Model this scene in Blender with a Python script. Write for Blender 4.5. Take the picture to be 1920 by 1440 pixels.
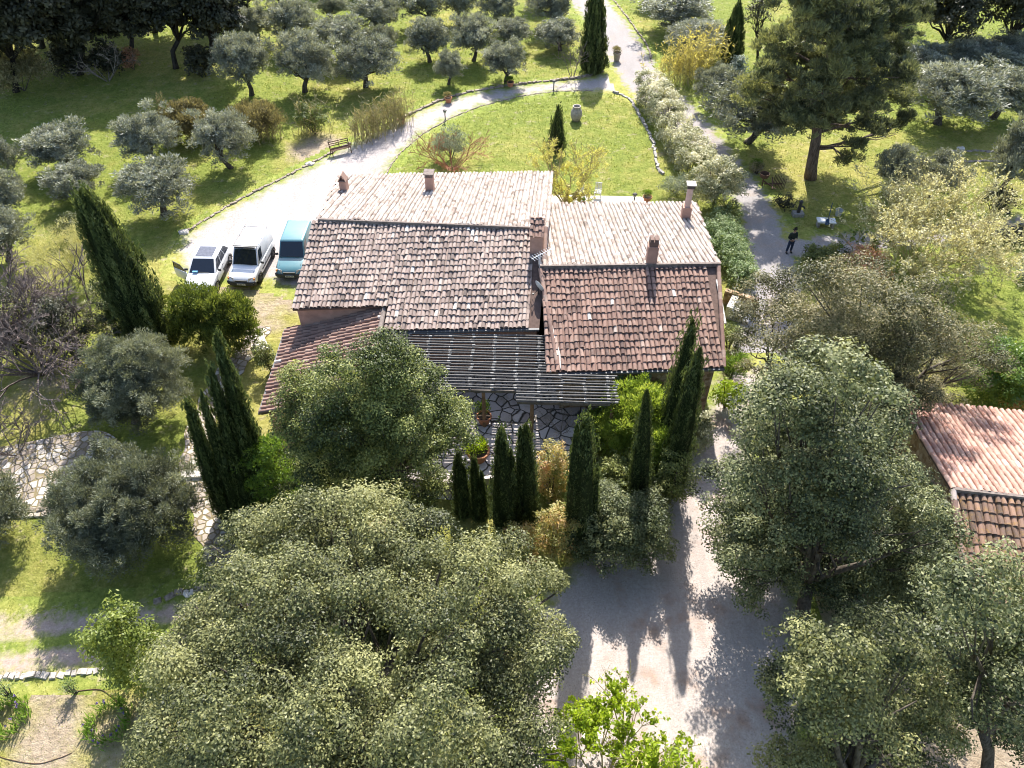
import bpy, math, random
import numpy as np
from mathutils import Vector, Matrix
random.seed(5)
rng = np.random.default_rng(11)
PI = math.pi
for o in list(bpy.data.objects):
    bpy.data.objects.remove(o)
SC = bpy.context.scene
COL = SC.collection
# ---------------------------------------------------------------- camera, sky, sun, exposure
FPX, CAMH, PITCH = 1440.0, 28.0, math.radians(45.0)
cam_d = bpy.data.cameras.new('camera'); cam_d.sensor_fit = 'HORIZONTAL'; cam_d.sensor_width = 36.0
cam_d.lens = 36.0 * FPX / 1920.0; cam_d.clip_start = 0.5; cam_d.clip_end = 2000.0
cam = bpy.data.objects.new('camera', cam_d); COL.objects.link(cam)
cam.location = (0, 0, CAMH); cam.rotation_euler = (PI / 2 - PITCH, 0, 0)
SC.camera = cam
SUN_EL, SUN_AZ = math.radians(44), math.radians(4.3)      # azimuth measured from +Y towards +X
w = bpy.data.worlds.new('World'); SC.world = w; w.use_nodes = True
wn = w.node_tree.nodes; sky = wn.new('ShaderNodeTexSky'); sky.sky_type = 'NISHITA'; sky.sun_disc = False
sky.sun_elevation = SUN_EL; sky.sun_rotation = SUN_AZ; sky.air_density = 1.0; sky.dust_density = 1.5
w.node_tree.links.new(sky.outputs[0], wn['Background'].inputs[0]); wn['Background'].inputs[1].default_value = 0.125
sun_d = bpy.data.lights.new('sun', 'SUN'); sun_d.energy = 4.5; sun_d.angle = math.radians(0.55); sun_d.color = (1.0, 0.95, 0.88)
sun = bpy.data.objects.new('sun', sun_d); COL.objects.link(sun)
sv = Vector((math.sin(SUN_AZ) * math.cos(SUN_EL), math.cos(SUN_AZ) * math.cos(SUN_EL), math.sin(SUN_EL)))
sun.rotation_euler = sv.to_track_quat('Z', 'Y').to_euler(); sun.location = (0, 60, 60)
SC.view_settings.view_transform = 'Standard'; SC.view_settings.look = 'None'
SC.view_settings.exposure = 1.4; SC.view_settings.gamma = 1.0
SC.cycles.pixel_filter_type = 'BLACKMAN_HARRIS'; SC.cycles.filter_width = 1.0; SC.cycles.max_bounces = 6; SC.cycles.diffuse_bounces = 3; SC.cycles.transmission_bounces = 4
SC.cycles.glossy_bounces = 2; SC.cycles.transparent_max_bounces = 8

# ---------------------------------------------------------------- photo pixel -> place on the ground
FW = np.array([0, math.cos(PITCH), -math.sin(PITCH)]); UP = np.array([0, math.sin(PITCH), math.cos(PITCH)])
C0 = np.array([0, 0, CAMH])
def ray(x, y):
    return np.array([1., 0, 0]) * ((x - 960) / FPX) + UP * ((720 - y) / FPX) + FW
def G(x, y, z=0.0):
    d = ray(x, y); return C0 + d * ((z - CAMH) / d[2])
def GY(x, y, Y):
    d = ray(x, y); return C0 + d * (Y / d[1])
def hitplane(x, y, p0, n):
    d = ray(x, y); return C0 + d * (np.dot(np.asarray(p0) - C0, n) / np.dot(d, n))
def ppm(p):
    return FPX / float(np.dot(np.asarray(p, float) - C0, FW))
def unit(a):
    a = np.asarray(a, float); return a / (np.linalg.norm(a, axis=-1, keepdims=True) + 1e-9)

# ---------------------------------------------------------------- mesh building
class MB:
    def __init__(s): s.V = []; s.n = 0; s.F = []; s.T = []
    def add(s, v, f, tint=0.5):
        v = np.asarray(v, float).reshape(-1, 3); f = np.asarray(f, int)
        if f.ndim == 1: f = f[None]
        s.V.append(v); s.F.append(f + s.n); s.n += len(v)
        s.T.append(np.broadcast_to(np.asarray(tint, float), (len(f),)).copy())
        return s
    def box(s, c, d, rz=0.0, tint=0.5, R=None):
        x, y, z = np.asarray(d) / 2
        v = np.array([[a * x, b * y, e * z] for e in (-1, 1) for a, b in ((-1, -1), (1, -1), (1, 1), (-1, 1))])
        if R is None:
            cz, sz = math.cos(rz), math.sin(rz); R = np.array([[cz, -sz, 0], [sz, cz, 0], [0, 0, 1]])
        v = v @ np.asarray(R).T + np.asarray(c)
        return s.add(v, [[3, 2, 1, 0], [4, 5, 6, 7], [0, 1, 5, 4], [1, 2, 6, 5], [2, 3, 7, 6], [3, 0, 4, 7]], tint)
    def bar(s, a, b, wd, th, up=(0, 0, 1), tint=0.5):
        a = np.asarray(a, float); b = np.asarray(b, float); d = b - a; L = np.linalg.norm(d); x = d / L
        y = unit(np.cross(up, x)); z = np.cross(x, y)
        return s.box((a + b) / 2, (L, wd, th), tint=tint, R=np.stack([x, y, z], 1))
    def tube(s, pts, rad, seg=6, tint=0.5, cap=True):
        P = np.asarray(pts, float); n = len(P); R = np.broadcast_to(np.asarray(rad, float), (n,))
        T = np.gradient(P, axis=0); T = unit(T); ref = np.array([0.3, 0.9, 0.2]) if abs(T[0][2]) > .8 else np.array([0, 0, 1.])
        A = unit(np.cross(T, ref)); B = np.cross(T, A); th = np.arange(seg) * 2 * PI / seg
        v = P[:, None] + R[:, None, None] * (np.cos(th)[None, :, None] * A[:, None] + np.sin(th)[None, :, None] * B[:, None])
        f = []
        for i in range(n - 1):
            for j in range(seg):
                k = (j + 1) % seg; f.append([i * seg + j, i * seg + k, (i + 1) * seg + k, (i + 1) * seg + j])
        s.add(v, f, tint)
        if cap:
            s.F.append(np.array([[s.n - seg * n + j for j in range(seg)][::-1]])); s.T.append(np.array([tint]))
            s.F.append(np.array([[s.n - seg + j for j in range(seg)]])); s.T.append(np.array([tint]))
        return s
    def lathe(s, prof, c=(0, 0, 0), seg=14, tint=0.5):
        c = np.asarray(c, float); th = np.arange(seg) * 2 * PI / seg
        v = np.array([[[r * math.cos(t), r * math.sin(t), z] for t in th] for r, z in prof]) + c
        f = [[i * seg + j, i * seg + (j + 1) % seg, (i + 1) * seg + (j + 1) % seg, (i + 1) * seg + j] for i in range(len(prof) - 1) for j in range(seg)]
        return s.add(v, f, tint)
    def poly_prism(s, pts, z0, z1, tint=0.5):
        p = np.asarray(pts, float)[:, :2]; n = len(p)
        if np.sum(p[:, 0] * np.roll(p[:, 1], -1) - np.roll(p[:, 0], -1) * p[:, 1]) < 0: p = p[::-1]
        z0 = np.broadcast_to(z0, (n,)); z1 = np.broadcast_to(z1, (n,))
        v = np.concatenate([np.c_[p, z0], np.c_[p, z1]])
        s.add(v, [[i, (i + 1) % n, n + (i + 1) % n, n + i] for i in range(n)], tint)
        s.F.append(np.array([[s.n - n + i for i in range(n)]])); s.T.append(np.array([tint]))
        s.F.append(np.array([[s.n - 2 * n + i for i in range(n)][::-1]])); s.T.append(np.array([tint]))
        return s
    def quadslab(s, q, th, tint=0.5):          # a slab under the 4 points q (counter-clockwise from above)
        q = np.asarray(q, float); n = unit(np.cross(q[1] - q[0], q[2] - q[0])); v = np.concatenate([q - n * th, q])
        return s.add(v, [[3, 2, 1, 0], [4, 5, 6, 7], [0, 1, 5, 4], [1, 2, 6, 5], [2, 3, 7, 6], [3, 0, 4, 7]], tint)
    def leaves(s, c, d, nrm, L, W, tint):
        c = np.asarray(c); n = len(c); sd = unit(np.cross(nrm, d)); L = np.broadcast_to(L, (n,))[:, None]; W = np.broadcast_to(W, (n,))[:, None]
        v = np.stack([c - d * L / 2, c + sd * W / 2, c + d * L / 2, c - sd * W / 2], 1).reshape(-1, 3)
        return s.add(v, np.arange(4 * n).reshape(n, 4), tint)
    def twigs(s, a, b, r0, r1, tint=0.5):
        a = np.asarray(a, float); b = np.asarray(b, float); n = len(a); d = unit(b - a)
        A = unit(np.cross(d, np.array([0.31, 0.22, 0.9]))); B = np.cross(d, A)
        r0 = np.broadcast_to(r0, (n,))[:, None]; r1 = np.broadcast_to(r1, (n,))[:, None]
        vs = []
        for p, r in ((a, r0), (b, r1)):
            for k in range(3):
                t = k * 2 * PI / 3; vs.append(p + r * (math.cos(t) * A + math.sin(t) * B))
        v = np.stack(vs, 1).reshape(-1, 3); base = (np.arange(n) * 6)[:, None]
        f = np.concatenate([base + np.array([k, (k + 1) % 3, 3 + (k + 1) % 3, 3 + k]) for k in range(3)], 0)
        return s.add(v, f, np.tile(np.broadcast_to(tint, (n,)), 3))
    def build(s, name, mat, parent=None, smooth=False, loc=None):
        me = bpy.data.meshes.new(name)
        V = np.concatenate(s.V); me.vertices.add(len(V)); me.vertices.foreach_set('co', V.astype(np.float32).ravel())
        idx = np.concatenate([f.ravel() for f in s.F]); cnt = np.concatenate([np.full(len(f), f.shape[1]) for f in s.F])
        st = np.concatenate([[0], np.cumsum(cnt)[:-1]])
        me.loops.add(len(idx)); me.loops.foreach_set('vertex_index', idx.astype(np.int32))
        me.polygons.add(len(cnt)); me.polygons.foreach_set('loop_start', st.astype(np.int32))
        me.update(calc_edges=True)
        at = me.attributes.new('tint', 'FLOAT', 'FACE'); at.data.foreach_set('value', np.concatenate(s.T).astype(np.float32))
        me.polygons.foreach_set('use_smooth', np.full(len(cnt), smooth))
        me.materials.append(mat)
        o = bpy.data.objects.new(name, me); COL.objects.link(o)
        if parent is not None: o.parent = parent
        if loc is not None: o.location = loc
        return o
def tag(o, label=None, cat=None, group=None, kind=None):
    if label: o['label'] = label
    if cat: o['category'] = cat
    if group: o['group'] = group
    if kind: o['kind'] = kind
    return o
def thing(name, loc, label, cat, group=None, rz=0.0):
    o = bpy.data.objects.new(name, None); COL.objects.link(o); o.empty_display_size = .3
    o.location = [float(a) for a in loc]; o.rotation_euler = (0, 0, rz); return tag(o, label, cat, group)
def dup(root, loc, rz, scale, label, group=None):
    r = root.copy(); COL.objects.link(r); r.location = [float(a) for a in loc]; r.rotation_euler = (0, 0, rz); r.scale = scale
    tag(r, label, None, group)
    for ch in list(root.children):
        c = ch.copy(); COL.objects.link(c); c.parent = r
        for g in ch.children:
            k = g.copy(); COL.objects.link(k); k.parent = c
    return r

# ---------------------------------------------------------------- materials
class NT:
    def __init__(s, name):
        s.m = bpy.data.materials.new(name); s.m.use_nodes = True; s.t = s.m.node_tree; s.N = s.t.nodes; s.L = s.t.links
        s.b = s.N['Principled BSDF']; s.out = s.N['Material Output']; s.b.inputs['Specular IOR Level'].default_value = .25
    def n(s, typ, **kw):
        o = s.N.new('ShaderNode' + typ)
        for k, v in kw.items(): setattr(o, k, v)
        return o
    def put(s, sock, v):
        if isinstance(v, bpy.types.NodeSocket): s.L.new(v, sock)
        elif isinstance(v, (tuple, list)) and len(v) == 3 and sock.type == 'RGBA': sock.default_value = (*v, 1)
        else: sock.default_value = v
    def pos(s):
        return s.n('NewGeometry').outputs['Position']
    def noise(s, scale, detail=4, rough=.6, vec=None, dist=0):
        o = s.n('TexNoise'); o.inputs['Scale'].default_value = scale; o.inputs['Detail'].default_value = detail
        o.inputs['Roughness'].default_value = rough; o.inputs['Distortion'].default_value = dist
        s.L.new(vec if vec is not None else s.pos(), o.inputs['Vector']); return o.outputs[0]
    def ramp(s, fac, stops, interp='LINEAR'):
        o = s.n('ValToRGB'); e = o.color_ramp.elements; o.color_ramp.interpolation = interp
        while len(e) > 1: e.remove(e[-1])
        e[0].position = stops[0][0]; e[0].color = (*stops[0][1], 1)
        for p, c in stops[1:]:
            k = e.new(p); k.color = (*c, 1)
        s.put(o.inputs[0], fac); return o.outputs[0]
    def rng(s, fac, a, b, c=0., d=1.):
        o = s.n('MapRange'); s.put(o.inputs[0], fac)
        for i, v in enumerate((a, b, c, d)): o.inputs[i + 1].default_value = v
        return o.outputs[0]
    def mix(s, fac, a, b, mode='MIX'):
        o = s.n('Mix', data_type='RGBA', blend_type=mode); s.put(o.inputs[0], fac); s.put(o.inputs[6], a); s.put(o.inputs[7], b); return o.outputs[2]
    def math(s, op, a, b=0.):
        o = s.n('Math', operation=op); s.put(o.inputs[0], a); s.put(o.inputs[1], b); return o.outputs[0]
    def attr(s, name):
        return s.n('Attribute', attribute_name=name).outputs['Fac']
    def stretch(s, sc):
        o = s.n('Mapping'); o.inputs['Scale'].default_value = sc; s.L.new(s.pos(), o.inputs[0]); return o.outputs[0]
    def bump(s, h, strength, dist=.02):
        o = s.n('Bump'); o.inputs['Strength'].default_value = strength; o.inputs['Distance'].default_value = dist
        s.L.new(h, o.inputs['Height']); s.L.new(o.outputs[0], s.b.inputs['Normal'])
    def voro(s, scale, feature='F1', vec=None, rnd=1.):
        o = s.n('TexVoronoi', feature=feature); o.inputs['Scale'].default_value = scale; o.inputs['Randomness'].default_value = rnd
        s.L.new(vec if vec is not None else s.pos(), o.inputs['Vector']); return o
    def fin(s, col=None, rough=.8, spec=None):
        if col is not None: s.put(s.b.inputs['Base Color'], col)
        s.put(s.b.inputs['Roughness'], rough)
        if spec is not None: s.b.inputs['Specular IOR Level'].default_value = spec
        return s.m
def leafmat(name, dark, mid, light, trans=.35, rough=.5, spec=.35, tcol=1.5):
    t = NT(name); a = t.attr('tint'); c = t.ramp(a, [(0.05, dark), (.5, mid), (.95, light)])
    t.fin(c, rough, spec)
    tr = t.n('BsdfTranslucent'); m2 = t.mix(1.0, c, (tcol * 1.05, tcol, tcol * .55), 'MULTIPLY'); t.L.new(m2, tr.inputs[0])
    ms = t.n('MixShader'); ms.inputs[0].default_value = trans; t.L.new(t.b.outputs[0], ms.inputs[1]); t.L.new(tr.outputs[0], ms.inputs[2])
    t.L.new(ms.outputs[0], t.out.inputs[0]); return t.m
def plain(name, col, rough=.6, spec=.3, var=.25, scale=6, metal=0.):
    t = NT(name); n = t.noise(scale, 5); d = tuple(x * (1 - var) for x in col); l = tuple(min(1, x * (1 + var)) for x in col)
    t.b.inputs['Metallic'].default_value = metal
    return t.fin(t.ramp(n, [(.3, d), (.7, l)]), rough, spec)
def barkmat(name, a, b):
    t = NT(name); mp = t.n('Mapping'); mp.inputs['Scale'].default_value = (1, 1, .25); t.L.new(t.pos(), mp.inputs[0])
    n = t.noise(9, 6, .7, mp.outputs[0]); t.bump(n, .8, .05); return t.fin(t.ramp(n, [(.35, a), (.65, b)]), .9, .1)
M = {}
M['oak'] = leafmat('holm_oak_leaf', (.022, .03, .01), (.108, .12, .046), (.285, .285, .118), .26, .5, .3)
M['oak_blue'] = leafmat('oak_leaf_blue_green', (.02, .03, .011), (.09, .108, .045), (.26, .27, .125), .25, .5, .3)
M['oak_brown'] = leafmat('oak_leaf_brown_green', (.035, .038, .016), (.12, .122, .052), (.3, .26, .145), .28, .5, .3)
M['oak_dark'] = leafmat('wood_leaf_dark', (.022, .025, .014), (.048, .05, .028), (.1, .095, .055), .25, .5, .3)
M['oak_green'] = leafmat('oak_leaf_fresh', (.028, .042, .012), (.12, .15, .042), (.32, .33, .1), .28, .5, .3)
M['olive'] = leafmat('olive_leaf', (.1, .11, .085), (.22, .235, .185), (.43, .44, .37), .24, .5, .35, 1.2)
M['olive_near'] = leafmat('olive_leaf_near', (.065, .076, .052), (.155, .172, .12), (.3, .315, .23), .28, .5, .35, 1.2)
M['cypress'] = leafmat('cypress_scale', (.026, .04, .015), (.066, .094, .033), (.16, .19, .075), .28, .6, .2)
M['pine'] = leafmat('pine_needle', (.05, .06, .038), (.125, .142, .085), (.26, .27, .12), .3, .5, .3)
M['juniper'] = leafmat('juniper_leaf', (.028, .05, .012), (.095, .13, .03), (.23, .26, .055), .33, .5, .3)
M['laurel'] = leafmat('laurel_leaf', (.07, .1, .018), (.17, .215, .04), (.36, .39, .1), .36, .5, .3)
M['thuja'] = leafmat('feathery_yellow_green', (.09, .14, .02), (.22, .3, .05), (.4, .45, .11), .4, .5, .3)
M['fresh'] = leafmat('fresh_shrub_leaf', (.05, .1, .02), (.12, .2, .03), (.25, .33, .06), .4, .45, .4)
M['lime'] = leafmat('lime_leaf', (.1, .16, .01), (.26, .36, .02), (.45, .52, .06), .45, .5, .3)
M['bud'] = leafmat('pale_bud_leaf', (.3, .29, .15), (.55, .52, .33), (.76, .71, .5), .3, .6, .2)
M['yellowbud'] = leafmat('yellow_bud_leaf', (.36, .36, .08), (.56, .54, .17), (.72, .67, .28), .4, .6, .2)
M['bamboo'] = leafmat('bamboo_leaf', (.2, .18, .05), (.42, .37, .13), (.62, .54, .22), .4, .6, .2)
M['reed'] = leafmat('dry_reed', (.11, .1, .05), (.22, .2, .11), (.4, .35, .2), .3, .7, .2)
M['photinia'] = leafmat('photinia_leaf', (.16, .19, .04), (.4, .35, .13), (.54, .3, .15), .4, .45, .4)
M['pinktip'] = leafmat('pink_tip_leaf', (.16, .12, .06), (.35, .2, .13), (.55, .28, .2), .35, .5, .3)
M['variegated'] = leafmat('variegated_hedge_leaf', (.1, .12, .05), (.36, .36, .21), (.76, .71, .54), .3, .5, .3, 1.2)
M['grey'] = leafmat('grey_shrub_leaf', (.12, .15, .11), (.25, .29, .23), (.42, .45, .38), .25, .6, .2, 1.1)
M['brownbush'] = leafmat('brown_green_shrub', (.07, .065, .035), (.17, .15, .08), (.32, .28, .16), .3, .6, .2)
M['dryscrub'] = leafmat('pale_scrub', (.22, .22, .1), (.38, .37, .18), (.55, .5, .3), .35, .7, .1)
M['grassblade'] = leafmat('grass_blade', (.11, .155, .028), (.205, .25, .052), (.355, .365, .095), .4, .6, .2, 1.2)
M['iris'] = leafmat('iris_leaf', (.06, .12, .02), (.15, .26, .04), (.32, .42, .12), .4, .4, .4)
M['rosy'] = leafmat('groundcover_leaf', (.06, .1, .03), (.16, .23, .09), (.4, .45, .26), .35, .5, .3)
M['bark'] = barkmat('bark', (.04, .033, .026), (.13, .11, .09))
M['pinebark'] = barkmat('pine_bark', (.07, .05, .04), (.24, .18, .145))
M['palebark'] = barkmat('pale_bark', (.12, .1, .08), (.32, .27, .22))
M['twig'] = barkmat('bare_twig', (.08, .062, .056), (.27, .22, .2))
M['redtwig'] = barkmat('red_twig', (.22, .1, .06), (.46, .24, .15))
M['yellowtwig'] = barkmat('yellow_twig', (.24, .21, .09), (.46, .4, .2))
M['darkbark'] = barkmat('dark_bark', (.02, .018, .015), (.07, .06, .05))
# ---------------------------------------------------------------- ground materials
def grasscol(t, dry=None):
    big = t.noise(.09, 3, .55); med = t.noise(.7, 4, .6); fine = t.mix(.45, t.noise(5., 5, .75), t.noise(1.7, 5, .7)); vfine = t.noise(26., 3, .8)
    g = t.ramp(fine, [(.32, (.085, .12, .022)), (.5, (.2, .242, .048)), (.68, (.36, .385, .09))])
    y = t.ramp(fine, [(.32, (.19, .18, .045)), (.5, (.34, .315, .085)), (.68, (.5, .45, .17))])
    s = t.ramp(fine, [(.3, (.26, .2, .13)), (.5, (.42, .335, .24)), (.72, (.58, .49, .37))])
    a = t.math('ADD', t.rng(big, .35, .65, -.15, .55), t.rng(med, .3, .7, -.3, .35))
    if dry is not None:
        dd = t.math('ADD', dry, t.rng(med, .3, .7, -.25, .25)); a = t.math('ADD', a, t.math('MULTIPLY', dry, .9))
    c = t.mix(t.rng(a, .15, .75), g, y)
    if dry is not None: c = t.mix(t.rng(dd, .55, .95), c, s)
    c = t.mix(t.rng(t.noise(1.15, 6, .72), .57, .68, 0., .7), c, s)
    fl = t.math('GREATER_THAN', t.noise(9., 2, .5), .69)
    c = t.mix(t.math('MULTIPLY', fl, .55), c, (.5, .47, .22))
    return t.mix(.35, c, t.ramp(vfine, [(.3, (.55, .55, .55)), (.7, (1., 1., 1.))]), 'MULTIPLY'), fine
t = NT('meadow'); c, fi = grasscol(t, t.attr('dry')); t.bump(t.noise(3., 6, .8), 1.0, .2); M['meadow'] = t.fin(c, .9, .1)
def edged(name, stops, scale, bump, litter=None, grassy=.5, tracks=False):
    t = NT(name); n = t.noise(scale, 6, .75); b = t.noise(.35, 4, .6); p = t.voro(22.)
    c = t.ramp(n, stops); c = t.mix(.5, c, t.ramp(p.outputs['Color'], [(.2, (.62, .62, .62)), (.8, (1, 1, 1))]), 'MULTIPLY')
    c = t.mix(t.rng(b, .3, .7, 0., .5), c, tuple(x * .8 for x in stops[1][1]))
    if litter: c = t.mix(t.rng(t.noise(.5, 5, .7), .52, .66, 0., .75), c, t.ramp(n, [(.35, litter[0]), (.65, litter[1])]))
    c = t.mix(t.rng(t.noise(1., 4, .6, t.stretch((.9, .13, 1))), .42, .62, 0., .28), c, tuple(x * .72 for x in stops[0][1]))
    c = t.mix(t.math('MULTIPLY', t.math('GREATER_THAN', t.noise(16., 2, .5), .66), .6), c, (.17, .13, .09))
    g, fi = grasscol(t); e = t.math('ADD', t.attr('edge'), t.rng(t.noise(1.3, 5, .7), .3, .7, -.6, .6))
    k = t.rng(e, -.05, .2 + grassy)
    if tracks: k = t.math('MULTIPLY', k, t.rng(t.math('ADD', t.attr('mid'), t.rng(t.noise(1.6, 4, .7), .3, .7, -.25, .25)), .1, .5))
    c = t.mix(k, g, c); t.bump(t.noise(14., 5, .8), bump, .04); return t.fin(c, .92, .12)
M['gravel'] = edged('pale_gravel', [(.3, (.3, .26, .245)), (.5, (.43, .385, .365)), (.75, (.56, .51, .485))], 7., .7, None, .7)
M['court'] = edged('court_gravel', [(.3, (.35, .295, .265)), (.5, (.48, .42, .38)), (.75, (.6, .54, .495))], 8., .8, ((.2, .12, .08), (.42, .28, .2)), .5)
M['lane'] = edged('lane_asphalt', [(.3, (.24, .22, .215)), (.5, (.34, .315, .305)), (.75, (.45, .42, .41))], 9., .5, ((.3, .22, .17), (.42, .34, .28)), .3)
M['dirt'] = edged('dirt_track', [(.3, (.32, .235, .19)), (.5, (.46, .36, .3)), (.75, (.56, .47, .4))], 5., .8, None, .5, True)
def stonemat(name, scale, cols, joint, jw=.04, vec3=False, dist=.06):
    t = NT(name); mp = t.n('VectorMath', operation='ADD'); nz = t.n('TexNoise'); nz.inputs['Scale'].default_value = scale * .7; nz.inputs['Detail'].default_value = 2
    t.L.new(t.pos(), nz.inputs['Vector']); sc = t.n('VectorMath', operation='SCALE'); sc.inputs['Scale'].default_value = .35 / scale
    t.L.new(nz.outputs['Color'], sc.inputs[0]); t.L.new(t.pos(), mp.inputs[0]); t.L.new(sc.outputs[0], mp.inputs[1])
    v = t.voro(scale, 'F1', mp.outputs[0]); e = t.voro(scale, 'DISTANCE_TO_EDGE', mp.outputs[0])
    sep = t.n('SeparateColor'); t.L.new(v.outputs['Color'], sep.inputs[0])
    c = t.ramp(sep.outputs[0], cols); n = t.noise(scale * 6, 5, .7); c = t.mix(.45, c, t.ramp(n, [(.3, (.55, .55, .55)), (.7, (1, 1, 1))]), 'MULTIPLY')
    k = t.rng(t.math('ADD', e.outputs['Distance'], t.rng(n, .3, .7, -.015, .015)), jw * .5, jw * 1.4)
    c = t.mix(k, joint, c); c = t.mix(t.rng(t.noise(.9, 5, .7), .52, .7, 0., .5), c, (.17, .15, .08)); t.bump(t.math('ADD', k, t.math('MULTIPLY', sep.outputs[1], .9)), .8, .04); return t.fin(c, .85, .15)
M['flags'] = stonemat('flagstone', 1.75, [(.1, (.38, .33, .3)), (.5, (.5, .45, .42)), (.9, (.62, .57, .54))], (.06, .055, .045), .045)
M['paving'] = stonemat('rubble_paving', 3.0, [(.1, (.27, .225, .185)), (.5, (.38, .33, .28)), (.9, (.52, .475, .42))], (.19, .155, .085), .08)
M['ochre_wall'] = stonemat('ochre_stone_wall', 4.5, [(.1, (.24, .15, .08)), (.5, (.4, .27, .16)), (.9, (.52, .4, .28))], (.36, .25, .16), .06)
M['white_stone'] = plain('white_stone', (.55, .51, .46), .85, .15, .3, 9)
M['pale_kerb'] = plain('pale_kerb', (.4, .36, .31), .9, .15, .45, 7)
M['kerb_stone'] = plain('kerb_stone', (.25, .21, .17), .9, .15, .5, 6)
M['render'] = plain('pink_render', (.44, .27, .21), .9, .1, .18, 2.5)
M['grey_stone'] = plain('grey_stone', (.3, .28, .26), .85, .2, .35, 8)

# ---------------------------------------------------------------- ground sheet and surfaces
def sdist(P, poly):                                   # signed distance to a polygon, inside positive
    poly = np.asarray(poly, float); A = poly; B = np.roll(poly, -1, 0); d = np.full(len(P), 1e9); ins = np.zeros(len(P), bool)
    for a, b in zip(A, B):
        ab = b - a; q = np.clip(((P - a) @ ab) / (ab @ ab + 1e-9), 0, 1); d = np.minimum(d, np.linalg.norm(P - a - q[:, None] * ab, axis=1))
        c = (a[1] > P[:, 1]) != (b[1] > P[:, 1]); xs = (b[0] - a[0]) * (P[:, 1] - a[1]) / (b[1] - a[1] + 1e-12) + a[0]; ins ^= c & (P[:, 0] < xs)
    return np.where(ins, d, -d)
def spline(pts, n=8):
    p = np.asarray(pts, float); p = np.concatenate([[2 * p[0] - p[1]], p, [2 * p[-1] - p[-2]]]); out = []
    for i in range(1, len(p) - 2):
        for k in range(n):
            u = k / n; out.append(.5 * (2 * p[i] + (p[i + 1] - p[i - 1]) * u + (2 * p[i - 1] - 5 * p[i] + 4 * p[i + 1] - p[i + 2]) * u * u + (3 * p[i] - p[i - 1] - 3 * p[i + 1] + p[i + 2]) * u ** 3))
    out.append(p[-2]); return np.array(out)
def ldist(P, line):
    d = np.full(len(P), 1e9)
    for a, b in zip(line[:-1], line[1:]):
        ab = b - a; q = np.clip(((P - a) @ ab) / (ab @ ab + 1e-9), 0, 1); d = np.minimum(d, np.linalg.norm(P - a - q[:, None] * ab, axis=1))
    return d
def patch(name, mat, edgefn, bbox, cell, z, midfn=None):
    xs = np.arange(bbox[0], bbox[1] + cell, cell); ys = np.arange(bbox[2], bbox[3] + cell, cell); X, Y = np.meshgrid(xs, ys)
    P = np.c_[X.ravel(), Y.ravel()]; e = edgefn(P); nx = len(xs)
    ii = (np.arange(len(ys) - 1)[:, None] * nx + np.arange(nx - 1)[None]).ravel(); f = np.c_[ii, ii + 1, ii + nx + 1, ii + nx]
    f = f[e[f].max(1) > -.7]; used = np.unique(f); mp = np.zeros(len(P), int); mp[used] = np.arange(len(used))
    mb = MB(); mb.add(np.c_[P[used], np.full(len(used), z)], mp[f]); o = mb.build(name, mat)
    at = o.data.attributes.new('edge', 'FLOAT', 'POINT'); at.data.foreach_set('value', e[used].astype(np.float32))
    if midfn:
        at = o.data.attributes.new('mid', 'FLOAT', 'POINT'); at.data.foreach_set('value', midfn(P[used]).astype(np.float32))
    return tag(o, kind='structure')
def gp(pts): return np.array([G(x, y)[:2] for x, y in pts])
# the meadow, one sheet to far beyond the frame; 'dry' marks where the sward is thin and stony
DRY = [(600, 282, 3.2, 1.15), (500, 575, 3.4, .95), (425, 525, 3., .85), (380, 470, 1.6, .8), (1455, 330, 3.5, .6), (1500, 280, 3, .55), (1600, 350, 4, .45), (100, 1400, 4.0, .95), (-100, 1350, 5, .9),
       (250, 1400, 3, .8), (60, 1330, 3, .85), (60, 720, 3.5, .7), (20, 780, 3.5, .6), (230, 690, 2, .35), (1620, 1180, 5, 1.0), (1800, 1420, 6, 1.1), (1600, 1300, 4, 1.1), (1350, 600, 3, .5),
       (1850, 570, 3, .3), (1250, 290, 1.6, .7), (40, 1160, 2.5, .45), (330, 500, 3, .5), (360, 410, 2, .3), (1180, 60, 4, .45), (1100, 60, 3, .4), (820, 440, 6, .8), (560, 760, 4, .6), (1200, 760, 4, .8), (1700, 760, 4, .8),
       (60, 500, 4, .5), (1850, 280, 3, .35), (700, 130, 4, .2), (250, 160, 6, .25), (1480, 620, 4, .7), (1000, 130, 2, .3), (700, 950, 4, .8), (600, 1200, 5, .8), (560, 880, 2, .5)]
DRYW = [(G(x, y)[:2], r, s) for x, y, r, s in DRY]
def dryness(P):
    d = np.zeros(len(P))
    for c, r, s in DRYW: d = np.maximum(d, s * np.exp(-((P - c) ** 2).sum(1) / (r * r)))
    return d
def build_ground():
    xs = np.concatenate([[-600, -200], np.arange(-90, 90.1, 1.), [200, 600]]); ys = np.concatenate([[-300, -60], np.arange(-10, 130.1, 1.), [250, 900]])
    X, Y = np.meshgrid(xs, ys); P = np.c_[X.ravel(), Y.ravel()]; nx = len(xs)
    ii = (np.arange(len(ys) - 1)[:, None] * nx + np.arange(nx - 1)[None]).ravel(); mb = MB(); mb.add(np.c_[P, np.zeros(len(P))], np.c_[ii, ii + 1, ii + nx + 1, ii + nx])
    o = mb.build('ground', M['meadow']); at = o.data.attributes.new('dry', 'FLOAT', 'POINT'); at.data.foreach_set('value', dryness(P).astype(np.float32)); tag(o, kind='structure')
build_ground()
OUTER = [(330, 470), (345, 440), (400, 405), (470, 366), (540, 331), (600, 300), (660, 268), (740, 231), (790, 206), (840, 187), (900, 171), (1000, 157), (1080, 149), (1140, 138)]
INNER = [(1175, 178), (1120, 172), (1040, 173), (970, 183), (900, 201), (845, 223), (795, 252), (750, 290), (722, 330)]
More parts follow.
